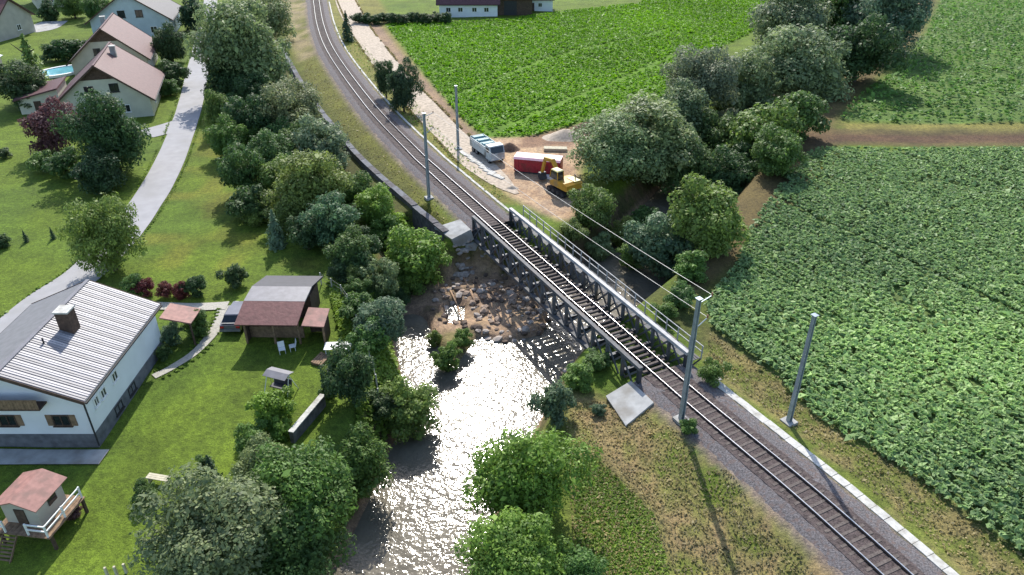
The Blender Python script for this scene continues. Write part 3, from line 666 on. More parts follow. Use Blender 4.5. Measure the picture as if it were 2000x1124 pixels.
for k in range(N):
    a0, a1 = 2*math.pi*k/N, 2*math.pi*(k+1)/N
    f = lambda a, q, z: (math.cos(a)*(2.9+q), math.sin(a)*(4.6+q), z)
    ring.hexa([f(a0, .0, 0), f(a0, .55, 0), f(a1, .55, 0), f(a1, .0, 0)], [f(a0, .0, .45), f(a0, .55, .45), f(a1, .55, .45), f(a1, .0, .45)])
ring.build('rim', 'white_paint', pw)
MB().extr([(math.cos(2*math.pi*k/N)*2.88, math.sin(2*math.pi*k/N)*4.58) for k in range(N)], 'z', .05, .3).build('water', 'pool_water', pw)
# farm beyond the crop field
fx = P(915, 34); 
gable_house('farm_house', 'white farmhouse with dark red-brown roof beyond the bright green field', ground_loc(fx[0], fx[1]+6), R(90), 11, 14.5, 3.4, 8.2, 'white_render', ('roof_purple_and_shade', 'roof_purple_and_shade'), over=.7,
    wins=[((-5.5, y, 1.7), 'x', -1, 1.2, 1.1) for y in (-4.5, -1.5, 2, 5)], chim=[(.5, 2, 9, .8)])
fx = P(985, 34); bn = thing('farm_barn', 'dark timber barn joined to the white farmhouse', 'barn', ground_loc(fx[0]+1.5, fx[1]+6.5), 0)
MB().extr([(-5.5, -.5), (5.5, -.5), (5.5, 4.2), (-5.5, 4.2)], 'y', -4.5, 4.5).build('wall', 'wood_dark', bn)
for sy in (-1, 1): MB().slab((-6, 0, 7.6), (-6, sy*5.3, 4.0), (6, sy*5.3, 4.0), (6, 0, 7.6), .2).build('roof_slope', 'roof_navy', bn)
MB().extr([(-4.5, 4.2), (4.5, 4.2), (0, 7.4)], 'x', -5.49, 5.49).build('gable_wall', 'wood_dark', bn)
MB().box(-1.6, 1.6, -4.57, -4.503, 0, 3.4).build('door', 'trim_dark', bn)
fx = P(1055, 24); gable_house('farm_outbuilding', 'small pale outbuilding with navy roof beside the dark barn', ground_loc(fx[0], fx[1]+4), R(90), 6, 6.5, 2.9, 5.2, 'white_render', ('roof_navy', 'roof_navy'), over=.4, wins=[((-3, 0, 1.5), 'x', -1, 1, 1)], doors=[((-3, 2), 'x', -1, 1, 2)])
# garden shed with the two-tone roof
gs = thing('garden_shed', 'timber garden shed, grey and rust-red roof, beside the gravel path', 'shed', (-19.9, 54.6, float(Hh(-19.9, 54.6))-.05), R(-1))
MB().box(-2.5, 2.2, 1.0, 3.6, 0, 2.3).build('wall', 'wood_dark', gs)
MB().box(-2.5, -2.38, -2.8, 1.0, 0, 2.3).build('side_wall', 'wood_dark', gs); MB().box(-2.38, 2.2, -2.0, -1.88, 0, 1.1).build('counter', 'wood_mid', gs)
for x, y in ((-2.4, -2.9), (0, -2.9), (2.1, -2.9)): MB().box(x-.08, x+.08, y-.08, y+.08, 0, 2.3).build('post', 'wood_mid', gs)
MB().slab((-2.9, -3.6, 2.32), (2.3, -3.6, 2.32), (2.45, -1.2, 3.15), (-2.75, -1.2, 3.15), .12).build('roof_front', 'roof_red', gs)
MB().slab((-2.75, -1.195, 3.16), (2.45, -1.195, 3.16), (2.5, 1.0, 3.32), (-2.7, 1.0, 3.32), .12).build('roof_band', 'roof_band', gs)
MB().slab((-2.7, 1.005, 3.325), (2.5, 1.005, 3.325), (2.6, 4.3, 2.5), (-2.6, 4.3, 2.5), .12).build('roof_back', 'roof_slate', gs)
MB().slab((2.55, -3.3, 2.1), (4.4, -3.3, 2.0), (4.4, -1.0, 2.35), (2.6, -1.0, 2.45), .1).build('lean_to_roof', 'salmon_board', gs)
MB().box(2.5, 4.2, -1.1, -1.0, 0, 2.25).build('lean_to_wall', 'wood_dark', gs)
for x, y in ((4.25, -3.1),): MB().box(x-.07, x+.07, y-.07, y+.07, 0, 2.0).build('lean_to_post', 'wood_mid', gs)
MB().box(4.12, 4.22, -3.0, -1.1, 0, 2.0).build('lean_to_side', 'wood_dark', gs)
# playhouse on stilts
c = at(85, 1040); ph = thing('playhouse', 'small stilted playhouse with salmon roof, white railing and flowers below', 'playhouse', (c.x-.2, c.y+.5, c.z-.05), R(-8))
for x in (-1.5, 1.9):
    for y in (-1.5, 1.4): MB().box(x-.08, x+.08, y-.08, y+.08, 0, 1.15).build('stilt', 'wood_dark', ph)
for k in range(12): MB().box(-1.7+k*.31, -1.7+k*.31+.29, -1.75, 1.6, 1.15, 1.21).build('deck_plank', 'wood_mid', ph)
MB().extr([(-1.35, 1.21), (.95, 1.21), (.95, 2.75), (-.2, 3.2), (-1.35, 2.75)], 'y', -.9, 1.3).build('wall', 'beige_render', ph)
for sx in (-1, 1): MB().slab((-.2, -1.25, 3.32), (-.2+sx*1.5, -1.25, 2.78), (-.2+sx*1.5, 1.6, 2.78), (-.2, 1.6, 3.32), .08).build('roof_slope', 'salmon_board', ph)
MB().box(-.55, .1, -.96, -.903, 1.25, 2.4).build('door', 'wood_dark', ph); MB().box(.953, 1.0, 0, .7, 1.9, 2.5).build('window', 'glass', ph)
for a, b in (((1.85, 1.5), (1.85, -1.65)), ((1.85, -1.65), (.6, -1.65)), ((-.9, -1.65), (-1.6, -1.65))):
    for z in (1.65, 2.05): MB().beam((*a, z), (*b, z), .07, .08).build('railing', 'white_paint', ph)
for x, y in ((1.85, 1.5), (1.85, -.1), (1.85, -1.65), (.6, -1.65), (-.9, -1.65), (-1.6, -1.65)): MB().box(x-.045, x+.045, y-.045, y+.045, 1.21, 2.12).build('railing_post', 'white_paint', ph)
MB().beam((-1.4, 1.0, 2.0), (-2.6, 1.2, 1.7), .1, .06).build('perch_beam', 'white_paint', ph)
for k in range(7): MB().box(-1.0, -.2, -1.8-k*.14-.1, -1.8-k*.14, 1.0-k*.16, 1.05-k*.16).build('step', 'wood_mid', ph)
for x in (-1.05, -.15): MB().beam((x, -1.75, 1.1), (x, -2.85, -.02), .05, .12).build('stringer', 'wood_mid', ph)

# ------------------------------------------------------------------ trees
def leaves(cent, nrm, size, r, bend=.5):
    """one four-sided leaf spray per point, turned roughly along nrm"""
    n = len(cent); q = nrm+r.normal(0, bend, (n, 3)); q /= np.linalg.norm(q, axis=1)[:, None]+1e-9
    a = np.cross(q, r.normal(0, 1, (n, 3))); a /= np.linalg.norm(a, axis=1)[:, None]+1e-9; b = np.cross(q, a)
    s = (size*np.exp(r.normal(-.05, .38, n)))[:, None]
    V = np.stack([cent-a*s, cent-b*s*.55+q*s*.12, cent+a*s, cent+b*s*.55-q*s*.12], 1).reshape(-1, 3)
    return V, np.arange(4*n).reshape(n, 4)
def crown(seed, nc, per, size, zc, spread=1.0, flat=.0, droop=0):
    r = np.random.default_rng(seed); Vs, vr = [], []
    k = np.arange(nc)+.5; ph = np.arccos(1-2*k/nc); th = math.pi*(1+5**.5)*k+r.uniform(0, 6)
    D = np.stack([np.cos(th)*np.sin(ph), np.sin(th)*np.sin(ph), np.cos(ph)], 1)+r.normal(0, .16, (nc, 3))
    C = D*r.uniform(.42, .9, (nc, 1))*np.array((spread, spread, 1))
    C = np.vstack([C, r.normal(0, .25, (max(3, nc//5), 3))])
    for c in C:
        cr = r.uniform(.17, .44); n = int(per*(cr/.33)**2)
        d = r.normal(0, 1, (n, 3)); d[:, 2] += .3; d /= np.linalg.norm(d, axis=1)[:, None]
        rad = cr*(1-.55*r.random(n)**2.2)*(1+.25*np.sin(d[:, :1]*7+c[0]*9)[:, 0]*np.cos(d[:, 1]*6))
        pos = c+d*rad[:, None]*np.array((1.05, 1.05, .85))
        if droop: pos[:, 2] -= droop*r.random(n)*np.hypot(pos[:, 0], pos[:, 1])**2
        ok = pos[:, 2] > -.93; pos = pos[ok]; d = d[ok]
        V, _ = leaves(pos, d+np.array((0, .1, .45)), size, r, .5); Vs.append(V); vr.append(np.repeat(np.clip(r.normal(.5, .22, len(pos))+r.normal(0, .09), 0, 1), 4))
    V = np.concatenate(Vs); V[:, 2] += zc; return fast_mesh('crown', V, np.arange(len(V)).reshape(-1, 4), 'leaf', np.concatenate(vr))
def trunk_mesh(seed, zc, r0=.085):
    r = random.Random(seed); m = MB(); p = Vector((0, 0, -.12)); rad = r0
    for k in range(4):
        q = Vector((r.uniform(-.05, .05), r.uniform(-.05, .05), (k+1)/4*zc)); m.cyl(p, q, rad, rad*.78, 8); p = q; rad *= .78
    for k in range(7):
        z = zc*r.uniform(.35, .95); a = k*2.4+r.uniform(-.4, .4); L = r.uniform(.35, .7)
        m.cyl((0, 0, z), (math.cos(a)*L, math.sin(a)*L, z+r.uniform(.15, .5)), .035, .012, 5)
    return m.mesh('trunk', 'bark', True)
def conifer(seed, tiers=13, per=150):
    r = np.random.default_rng(seed); Vs, vr = [], []
    for t in range(tiers):
        f = t/(tiers-1); z = .15+1.85*f; rad = (1-f)**.85*.95+.05; n = int(per*(rad+.12))
        th = r.uniform(0, 6.283, n); q = r.random(n)**.5*rad*(.8+.25*np.sin(th*5+t))
        pos = np.stack([np.cos(th)*q, np.sin(th)*q, z-q*.32+r.normal(0, .035, n)], 1)
        nr = np.stack([np.cos(th)*.6, np.sin(th)*.6, np.ones(n)], 1); V, _ = leaves(pos, nr, .085, r, .35)
        Vs.append(V); vr.append(np.repeat(np.clip(r.normal(.5, .2, n), 0, 1), 4))
    V = np.concatenate(Vs); return fast_mesh('crown', V, np.arange(len(V)).reshape(-1, 4), 'needle', np.concatenate(vr))
TREE = {'big': [(crown(s, 44, 620, .031, 1.0), trunk_mesh(s, .95)) for s in (1, 2, 3)],
        'mid': [(crown(s, 30, 440, .043, .94), trunk_mesh(s, .9)) for s in (11, 12, 13, 14)],
        'bush': [(crown(s, 22, 300, .06, .86), trunk_mesh(s, .8, .06)) for s in (21, 22, 23)],
        'cone': [(conifer(s), trunk_mesh(s, 1.5, .05)) for s in (31, 32)]}
ZC = {'big': 1.0, 'mid': .94, 'bush': .86, 'cone': 1.0}
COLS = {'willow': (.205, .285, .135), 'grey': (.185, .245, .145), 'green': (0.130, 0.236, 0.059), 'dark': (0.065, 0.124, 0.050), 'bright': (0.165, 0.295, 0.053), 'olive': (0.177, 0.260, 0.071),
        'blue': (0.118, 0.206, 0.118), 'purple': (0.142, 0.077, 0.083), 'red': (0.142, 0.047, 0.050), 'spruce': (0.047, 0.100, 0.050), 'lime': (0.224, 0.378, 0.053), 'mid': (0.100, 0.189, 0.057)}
tcount = 0
def tree(px, py, rpx, kind, colr, label, group=None, asp=1.0, name=None, cat=None, dz=0.0, squash=None):
    """crown centre at photo pixel (px,py), crown half-width rpx pixels; it stands on the ground below"""
    global tcount
    zc = 4.0; u = (px-1000)/F; v = (py-562)/F
    for _ in range(60):
        t = (CAMH-zc)/(SP+v*CP); x, y = u*t, (CP-v*SP)*t; rad = rpx*1.1*t/F; zg = max(float(Hh(x, y)), -3.9)+dz; zc = .8*zc+.2*(zg+rad*asp*ZC[kind])
    protos = TREE[kind]; cm, tm = protos[tcount % len(protos)]; tcount += 1
    nm = name or {'big': 'broadleaf_tree', 'mid': 'broadleaf_tree', 'bush': 'shrub', 'cone': 'conifer_tree'}[kind]
    t_ = thing(nm, label, cat or ('shrub' if kind == 'bush' else 'tree'), (x, y, zg), random.uniform(0, 6.28), group)
    k = random.uniform(.94, 1.06); t_.scale = (rad*k, rad/k, rad*asp)
    j = [random.uniform(.85, 1.15) for _ in range(3)]; c = COLS[colr]
    o = link('crown', cm, t_); o.color = (c[0]*j[0], c[1]*(j[0]+j[1])/2, c[2]*(j[0]+j[2])/2, 1)
    link('trunk', tm, t_); return t_
GB = 'trees along the brook below the railway'
tree(470, 92, 74, 'big', 'willow', 'tall grey-green willow beside the road where the brook enters', GB, 1.15)
tree(508, 40, 52, 'big', 'willow', 'pale willow behind the tall one at the brook', GB, 1.0)
tree(518, 135, 40, 'mid', 'blue', 'bluish tree between tall willow and retaining wall', GB, 1.1)
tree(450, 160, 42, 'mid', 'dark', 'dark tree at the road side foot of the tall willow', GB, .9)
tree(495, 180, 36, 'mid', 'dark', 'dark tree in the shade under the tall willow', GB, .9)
tree(535, 300, 42, 'mid', 'mid', 'mid green tree in the thick of the brook wood', GB, 1.0)
tree(440, 275, 32, 'mid', 'green', 'green tree at the lawn edge below the slim tree', GB, 1.1)
tree(560, 420, 36, 'mid', 'olive', 'olive tree behind the young poplar', GB, .9)
tree(600, 455, 38, 'mid', 'dark', 'dark tree in the hollow beside the blue-green one', GB, .9)
tree(545, 345, 38, 'mid', 'green', 'green tree flanking the broad olive tree', GB, 1.0)
tree(566, 212, 56, 'big', 'willow', 'pale willow beside the upper retaining wall', GB, .95)
tree(432, 218, 30, 'mid', 'green', 'slim dark green tree between road and pale willow', GB, 1.35)
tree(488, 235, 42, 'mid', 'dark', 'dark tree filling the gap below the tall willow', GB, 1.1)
tree(628, 285, 50, 'mid', 'grey', 'grey-green tree against the retaining wall', GB, 1.0)
tree(572, 285, 34, 'mid', 'mid', 'small green tree under the pale willow', GB, 1.0)
tree(600, 362, 68, 'big', 'olive', 'broad olive-green tree with a sunlit rounded top in the brook wood', GB, .95)
tree(476, 335, 42, 'mid', 'mid', 'dark green tree at the lawn edge of the brook wood', GB, 1.2)
tree(490, 400, 36, 'bush', 'dark', 'dark shrub at the foot of the brook wood, lawn side', GB, 1.0)
tree(500, 420, 24, 'bush', 'olive', 'small olive shrub at the lawn edge beside the young poplar', GB, .8)
tree(690, 375, 36, 'mid', 'green', 'green tree leaning to the retaining wall, mid slope', GB, 1.0)
tree(650, 432, 50, 'mid', 'blue', 'blue-green rounded tree in front of the olive tree', GB, .95)
tree(536, 448, 24, 'cone', 'blue', 'young blue-green poplar on the lawn edge', GB, 1.5)
tree(730, 405, 36, 'mid', 'bright', 'bright green tree next to the retaining wall coping', GB, 1.0)
tree(682, 492, 42, 'mid', 'mid', 'mid green tree above the fence end', GB, 1.0)
tree(750, 460, 34, 'bush', 'green', 'green shrub on the brook bank below the wall', GB, 1.0)
tree(770, 430, 28, 'bush', 'lime', 'lime green shrub tucked against the end of the wall', GB, 1.0)
tree(815, 505, 54, 'mid', 'bright', 'bright leafy tree beside the far bridge abutment', GB, .95)
tree(790, 545, 36, 'bush', 'green', 'green shrub under the bright leafy tree at the abutment', GB, .9)
tree(742, 548, 40, 'mid', 'willow', 'pale tree by the garden fence near the confluence', GB, 1.05)
tree(700, 600, 30, 'bush', 'mid', 'round shrub growing through the garden fence', GB, .9)
tree(742, 632, 46, 'mid', 'blue', 'dark blue-green tree overhanging the brook mouth', GB, 1.0)
tree(722, 660, 34, 'bush', 'green', 'shrub between the fence and the brook mouth', GB, .9)
GR = 'trees on the garden bank of the river'
tree(684, 735, 50, 'mid', 'dark', 'dark rounded tree beside the garden table', GR, 1.25)
tree(800, 800, 52, 'mid', 'olive', 'olive tree leaning over the glittering water', GR, .95)
tree(745, 790, 30, 'bush', 'dark', 'dark shrub between olive tree and garden wall', GR, .8)
tree(700, 905, 56, 'mid', 'green', 'green tree on the steep garden bank', GR, 1.15)
tree(582, 958, 98, 'big', 'green', 'very large green tree between garden and river', GR, .95)
tree(422, 1040, 118, 'big', 'willow', 'very large pale willow at the bottom of the garden', GR, .9)
tree(560, 1075, 95, 'big', 'mid', 'large dark green tree behind the pale garden willow', GR, 1.0)
tree(510, 905, 46, 'mid', 'willow', 'pale small tree above the large green tree', GR, 1.0)
tree(410, 912, 17, 'cone', 'spruce', 'little dark spruce on the lawn beside the willow', None, 1.5)
GM = 'trees on the meadow bank of the river'
tree(1022, 935, 97, 'big', 'bright', 'big bright green tree beside the glittering reach of the river', GM, .95)
tree(1008, 1088, 92, 'big', 'bright', 'big bright green tree where the river runs brown and calm', GM, .9)
tree(1130, 1110, 48, 'mid', 'green', 'green tree behind the big bright trees, meadow side', GM, .9)
tree(1085, 790, 34, 'bush', 'blue', 'blue-green shrub at the water edge below the abutment', GM, 1.3)
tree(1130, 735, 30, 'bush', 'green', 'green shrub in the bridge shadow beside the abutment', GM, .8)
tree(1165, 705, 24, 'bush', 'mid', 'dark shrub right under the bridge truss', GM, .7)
tree(1390, 725, 24, 'bush', 'green', 'green shrub behind the mast at the bridge end', None, 1.0)
tree(1345, 832, 17, 'bush', 'green', 'small green shrub at the foot of the wired mast', None, .8)
tree(1168, 800, 13, 'bush', 'blue', 'small shrub growing against the abutment wing wall', None, .8)
GU = 'trees lining the upstream river'
tree(1200, 290, 74, 'big', 'willow', 'broad grey-green willow right beside the yellow excavator', GU, .75)
tree(1262, 268, 92, 'big', 'willow', 'tall spreading willow behind the broad one at the building site', GU, .75)
tree(1330, 320, 62, 'big', 'mid', 'dark green tree on the field side of the spreading willow', GU, .95)
for x, y, r_, c_, l_ in ((1118, 452, 24, 'olive', 'pale shrub at the far end of the bridge walkway'), (1172, 482, 26, 'willow', 'silvery shrub on the bank beside the bridge walkway'), (1236, 500, 27, 'green', 'green shrub on the bank next to the dark pale-rimmed tree'), (1262, 432, 30, 'mid', 'shaded shrub in the hollow between the round trees'), (1350, 520, 32, 'green', 'green shrub below the round sunlit tree'), (1330, 580, 26, 'mid', 'low shrub under the wires beside the walkway'), (1300, 610, 20, 'green', 'weedy shrub pressed against the walkway brackets')):
    tree(x, y, r_, 'bush', c_, l_, 'shrubs upstream of the bridge', .9)
tree(1155, 408, 42, 'mid', 'olive', 'round tree at the edge of the building site', GU, 1.0)
tree(1212, 455, 25, 'bush', 'olive', 'small rounded shrub between two round trees by the bridge', GU, 1.1)
tree(1296, 482, 60, 'mid', 'blue', 'dark tree with pale rim beside the railway wires', GU, .95)
tree(1386, 425, 70, 'mid', 'olive', 'round sunlit tree at the corner of the big crop field', GU, 1.0)
tree(1372, 155, 60, 'big', 'grey', 'greyish tree at the edge of the bright green field', GU, 1.0)
tree(1452, 175, 62, 'big', 'willow', 'pale willow in the middle of the upstream row', GU, 1.0)
tree(1560, 135, 86, 'big', 'willow', 'large pale willow standing out of the upstream row', GU, .9)
tree(1480, 270, 72, 'mid', 'green', 'dark green tree below the pale upstream willows', GU, 1.0)
tree(1400, 265, 48, 'mid', 'mid', 'green tree between the huge willow and the upstream row', GU, 1.0)
tree(1425, 345, 48, 'mid', 'dark', 'dark tree between round sunlit tree and the upstream willows', GU, .95)
tree(1520, 300, 46, 'mid', 'green', 'green tree at the bend of the soil track', GU, .9)
tree(1330, 215, 50, 'mid', 'grey', 'greyish tree on the green field side of the spreading willow', GU, 1.0)
tree(1440, 330, 42, 'bush', 'dark', 'dark shrub in the shade of the upstream row', GU, 1.0)
tree(1560, 225, 48, 'bush', 'mid', 'shrub at the end of the soil track by the upstream row', GU, 1.0)
tree(1545, 45, 72, 'big', 'grey', 'grey-green tree behind the large pale willow', GU, 1.0)
tree(1650, 30, 78, 'big', 'mid', 'dark dense tree in the distant upstream row', GU, 1.0)
tree(1740, 25, 66, 'big', 'blue', 'dark bluish tree at the far end of the upstream row', GU, 1.0)
tree(1680, 100, 58, 'mid', 'dark', 'dark tree casting shade on the upper crop field', GU, 1.0)
tree(1610, -20, 60, 'big', 'grey', 'far grey-green tree at the head of the upstream row', GU, 1.0)
tree(677, 52, 16, 'cone', 'spruce', 'single dark spruce between track and dirt road', None, 1.6)
tree(752, 155, 19, 'mid', 'dark', 'slender dark tree beside the track, uphill of its twin', None, 1.9)
tree(786, 172, 27, 'mid', 'spruce', 'thick dark tree beside the dirt road by the mast', None, 1.7)
GV = 'village trees and shrubs'
tree(205, 458, 56, 'big', 'olive', 'lone leafy tree standing over the pale road', None, 1.3)
tree(62, 128, 34, 'cone', 'green', 'tall green conifer beside the swimming pool', GV, 1.5)
tree(32, 165, 46, 'mid', 'dark', 'dark tree below the metal shed', GV, .9)
tree(98, 250, 42, 'mid', 'purple', 'purple-leaved tree on the village lawn', GV, 1.1)
tree(212, 262, 60, 'big', 'dark', 'large dark tree in front of the cream house', GV, 1.2)
tree(190, 335, 44, 'mid', 'dark', 'dark round tree at the lawn side of the large dark tree', GV, .9)
tree(126, 322, 30, 'bush', 'mid', 'middle shrub of the lawn hedge', GV, .9)
tree(86, 318, 24, 'bush', 'green', 'end shrub of the lawn hedge near the purple tree', GV, .9)
tree(330, 88, 27, 'mid', 'dark', 'dark tree behind the pink roofed house', GV, 1.2)
tree(338, 145, 24, 'bush', 'dark', 'dark shrub between pink roofed house and road', GV, 1.0)
tree(330, 172, 18, 'bush', 'mid', 'low green shrub by the road verge beside the house', GV, .9)
tree(376, 28, 26, 'mid', 'spruce', 'dark tree at the far road bend', GV, 1.1)
tree(140, 98, 30, 'bush', 'dark', 'dark hedge shrub behind the pool', GV, .7)
tree(105, 102, 22, 'bush', 'dark', 'smaller hedge shrub between pool and tall conifer', GV, .8)
tree(95, 22, 18, 'bush', 'dark', 'dark shrub in front of the salmon roofed house', GV, 1.0)
tree(140, 10, 24, 'mid', 'green', 'green tree behind the bright garden patch', GV, 1.0)
tree(185, 18, 22, 'mid', 'mid', 'green tree beside the navy roofed house', GV, 1.0)
tree(55, 195, 26, 'bush', 'dark', 'dark shrub below the tall green conifer', GV, .9)
tree(140, 205, 17, 'bush', 'mid', 'small shrub below the purple annex roof', GV, .9)
tree(6, 300, 12, 'bush', 'dark', 'tiny dark shrub alone on the village lawn', GV, .8)
tree(2, 470, 14, 'bush', 'dark', 'dark shrub on the open lawn across the road', GV, 1.1)
tree(48, 462, 7, 'cone', 'spruce', 'sapling on the open lawn, stake side', 'saplings on the open lawn', 1.6)
tree(101, 456, 7, 'cone', 'spruce', 'sapling on the open lawn, roadward', 'saplings on the open lawn', 1.6)
GG = 'garden shrubs'
for x, y, r_, c_, l_ in ((258, 560, 20, 'mid', 'green shrub beside the gable of the white house'), (282, 562, 16, 'red', 'dark red shrub, the one closest to the white house'), (322, 568, 15, 'red', 'dark red shrub between two others of the hedge row'), (352, 568, 15, 'red', 'dark red shrub next to a green one in the hedge row'), (381, 560, 19, 'dark', 'dark green shrub ending the red hedge row'), (458, 540, 21, 'dark', 'clipped dark tree beside the garden shed'), (382, 632, 24, 'mid', 'round green shrub beside the curved gravel path'), (332, 655, 20, 'blue', 'pale shrub against the porch of the white house'), (318, 690, 14, 'mid', 'low shrub by the basement wall of the white house'), (282, 962, 22, 'mid', 'round shrub alone on the lower lawn'), (532, 800, 38, 'lime', 'bright fruit tree on the lawn below the garden swing'), (488, 858, 30, 'green', 'green shrub between fruit tree and pale willow'), (545, 840, 22, 'bright', 'small bright shrub beside the garden wall'), (872, 700, 24, 'green', 'green shrub on the gravel island'), (905, 662, 18, 'green', 'small green shrub at the tip of the gravel island'), (848, 660, 14, 'olive', 'olive shrub on the brook side of the gravel island'), (640, 762, 16, 'mid', 'low shrub beside the timber stack'), (400, 905, 14, 'mid', 'low shrub next to the little dark spruce'), (92, 1030, 17, 'olive', 'flowering shrub under the playhouse'), (140, 1000, 16, 'purple', 'brownish shrub beside the playhouse railing')):
    tree(x, y, r_, 'bush', c_, l_, GG, 1.1)
r_u = random.Random(5)
for k in range(46):      # undergrowth below the brook wood
    f = k/45; x = 455+f*300+r_u.uniform(-45, 45); y = 190+f*400+r_u.uniform(-25, 25)
    tree(x, y, r_u.uniform(17, 30), 'bush', r_u.choice(('mid', 'green', 'dark', 'olive', 'mid')), 'undergrowth shrub between the taller trees of the brook wood', 'undergrowth of the brook wood', r_u.uniform(.7, 1.0))
for k in range(14):
    f = .25+k/18; x = 1250+f*480+r_u.uniform(-50, 40); y = 400-f*370+r_u.uniform(-20, 30)
    tree(x, y, r_u.uniform(22, 36), 'bush', r_u.choice(('mid', 'grey', 'dark', 'green')), 'undergrowth shrub between the upstream willows', 'undergrowth of the upstream trees', r_u.uniform(.7, 1.0))
for k, x in enumerate(range(700, 880, 17)):
    tree(x, 36+(k % 3)*1.5-(x-700)*.012, 12, 'bush', 'dark', 'clipped dark hedge shrub between dirt road and farmhouse', 'hedge at the head of the field', .8, name='hedge_shrub')

# ------------------------------------------------------------------ crops and rough grass
def pts_in(poly, n, seed, soft=.3, pad=0):
    r = np.random.default_rng(seed); w_ = np.array([P2(*p) for p in poly]); lo = w_.min(0); hi = w_.max(0)
    X = r.uniform(lo[0], hi[0], n); Y = r.uniform(lo[1], hi[1], n); k = in_poly(X, Y, poly, .25) > .5; return X[k], Y[k]
def crop(name, label, cat, mat, X, Y, hgt, size, nl, seed, keep_var=True, up=.55, patch=.06):
    r = np.random.default_rng(seed); n = len(X); Z = Hh(X, Y); g = .75+.5*vnoise(X, Y, .12, seed+1); Vs, vr = [], []
    base_var = np.clip(.22+.6*vnoise(X, Y, patch, seed+2)+r.normal(0, .1, n), 0, 1)
    for k in range(nl):
        th = r.uniform(0, 6.283, n); q = r.uniform(.1, .9, n)*size; zz = hgt*g*r.uniform(.72, 1.0, n)
        pos = np.stack([X+np.cos(th)*q, Y+np.sin(th)*q, Z+zz], 1)
        nr = np.stack([np.cos(th)*up, np.sin(th)*up+.15, np.ones(n)], 1); V, _ = leaves(pos, nr, size, r, .4); Vs.append(V)
        vr.append(np.repeat(np.clip(base_var+r.normal(0, .16, n), 0, 1), 4))
    V = np.concatenate(Vs); o = link(name, fast_mesh(name, V, np.arange(len(V)).reshape(-1, 4), mat, np.concatenate(vr)))
    o['kind'] = 'stuff'; return tag(o, label, cat)
X, Y = pts_in(FIELD_R, 85000, 5); k = rng.random(len(X)) < np.clip(1.7-Y/90, .5, 1); X, Y = X[k], Y[k]
rdir = np.array((.87, .49)); q = X*rdir[0]+Y*rdir[1]; q2 = np.round(q/.75)*.75+rng.normal(0, .16, len(q)); X = X+(q2-q)*rdir[0]; Y = Y+(q2-q)*rdir[1]     # sown in rows parallel to the line
k = (np.abs((q2 % 27)-13) > .35) & (vnoise(X, Y, .22, 77)+rng.normal(0, .12, len(X)) > .12); X, Y = X[k], Y[k]                # tractor lanes and thin spots
crop('leafy_crop', 'dense blue-green leafy crop filling the large field beside the railway', 'crop', 'crop_right', X, Y, .55, .17, 10, 51)
X, Y = pts_in(FIELD_UR, 60000, 6); crop('leafy_crop', 'mid green crop of the far field beyond the bare soil track', 'crop', 'crop_upper_right', X, Y, .5, .26, 5, 61)
X, Y = pts_in(FIELD_T, 90000, 8)
for ln in (((870, 195), (960, 160), (1060, 118), (1300, 60)), ((960, 262), (1150, 180), (1350, 95))):
    d, _ = dist_line(X, Y, [P2(*q) for q in ln]); k = (d > .45+.3*vnoise(X, Y, .5, 78)); X, Y = X[k], Y[k]
crop('leafy_crop', 'vivid yellow-green crop of the field below the farmhouse', 'crop', 'crop_top', X, Y, .34, .2, 7, 81)
def tufts(name, label, mat, poly, n, seed, hgt, size, nl=3):
    X, Y = pts_in(poly, n, seed); k = Hh(X, Y) > -3.4; d, _ = dist_line(X, Y, np.column_stack([TRK[::8], TS[::8]])); k &= d > 2.7+1.3*vnoise(X, Y, .7, seed)
    return crop(name, label, 'grass', mat, X[k], Y[k], hgt, size, nl, seed, up=.6, patch=.2)
tufts('rough_grass', 'dry brownish grass of the meadow between river trees and railway', 'dry_grass', [(1105, 780), (1300, 780), (1400, 850), (1560, 970), (1740, 1180), (1700, 1260), (1130, 1260), (1110, 900)], 12000, 71, .09, .06)
tufts('rough_grass', 'lush green grass patch in the dry meadow', 'green_grass', [(1125, 900), (1165, 890), (1275, 1000), (1350, 1260), (1120, 1260)], 8000, 72, .1, .06)
tufts('rough_grass', 'dry verge grass between the white cable trough and the crop', 'dry_grass', [(1385, 650), (1540, 745), (2050, 1115), (2060, 1200), (1900, 1130), (1560, 850), (1380, 720)], 12000, 73, .1, .06)
tufts('rough_grass', 'yellowish grass on the embankment above the retaining wall', 'dry_grass', [(600, 110), (640, 130), (850, 380), (890, 440), (860, 450), (700, 290), (590, 150)], 12000, 74, .12, .07)
tufts('rough_grass', 'green weeds along the rails beside the dirt road', 'green_grass', [(640, 40), (700, 80), (900, 300), (1000, 395), (960, 395), (700, 150)], 16000, 75, .22, .1)
tufts('rough_grass', 'weeds on the river banks below the garden', 'green_grass', [(640, 560), (800, 560), (840, 700), (760, 900), (620, 1150), (560, 1150), (700, 800)], 16000, 76, .35, .16)

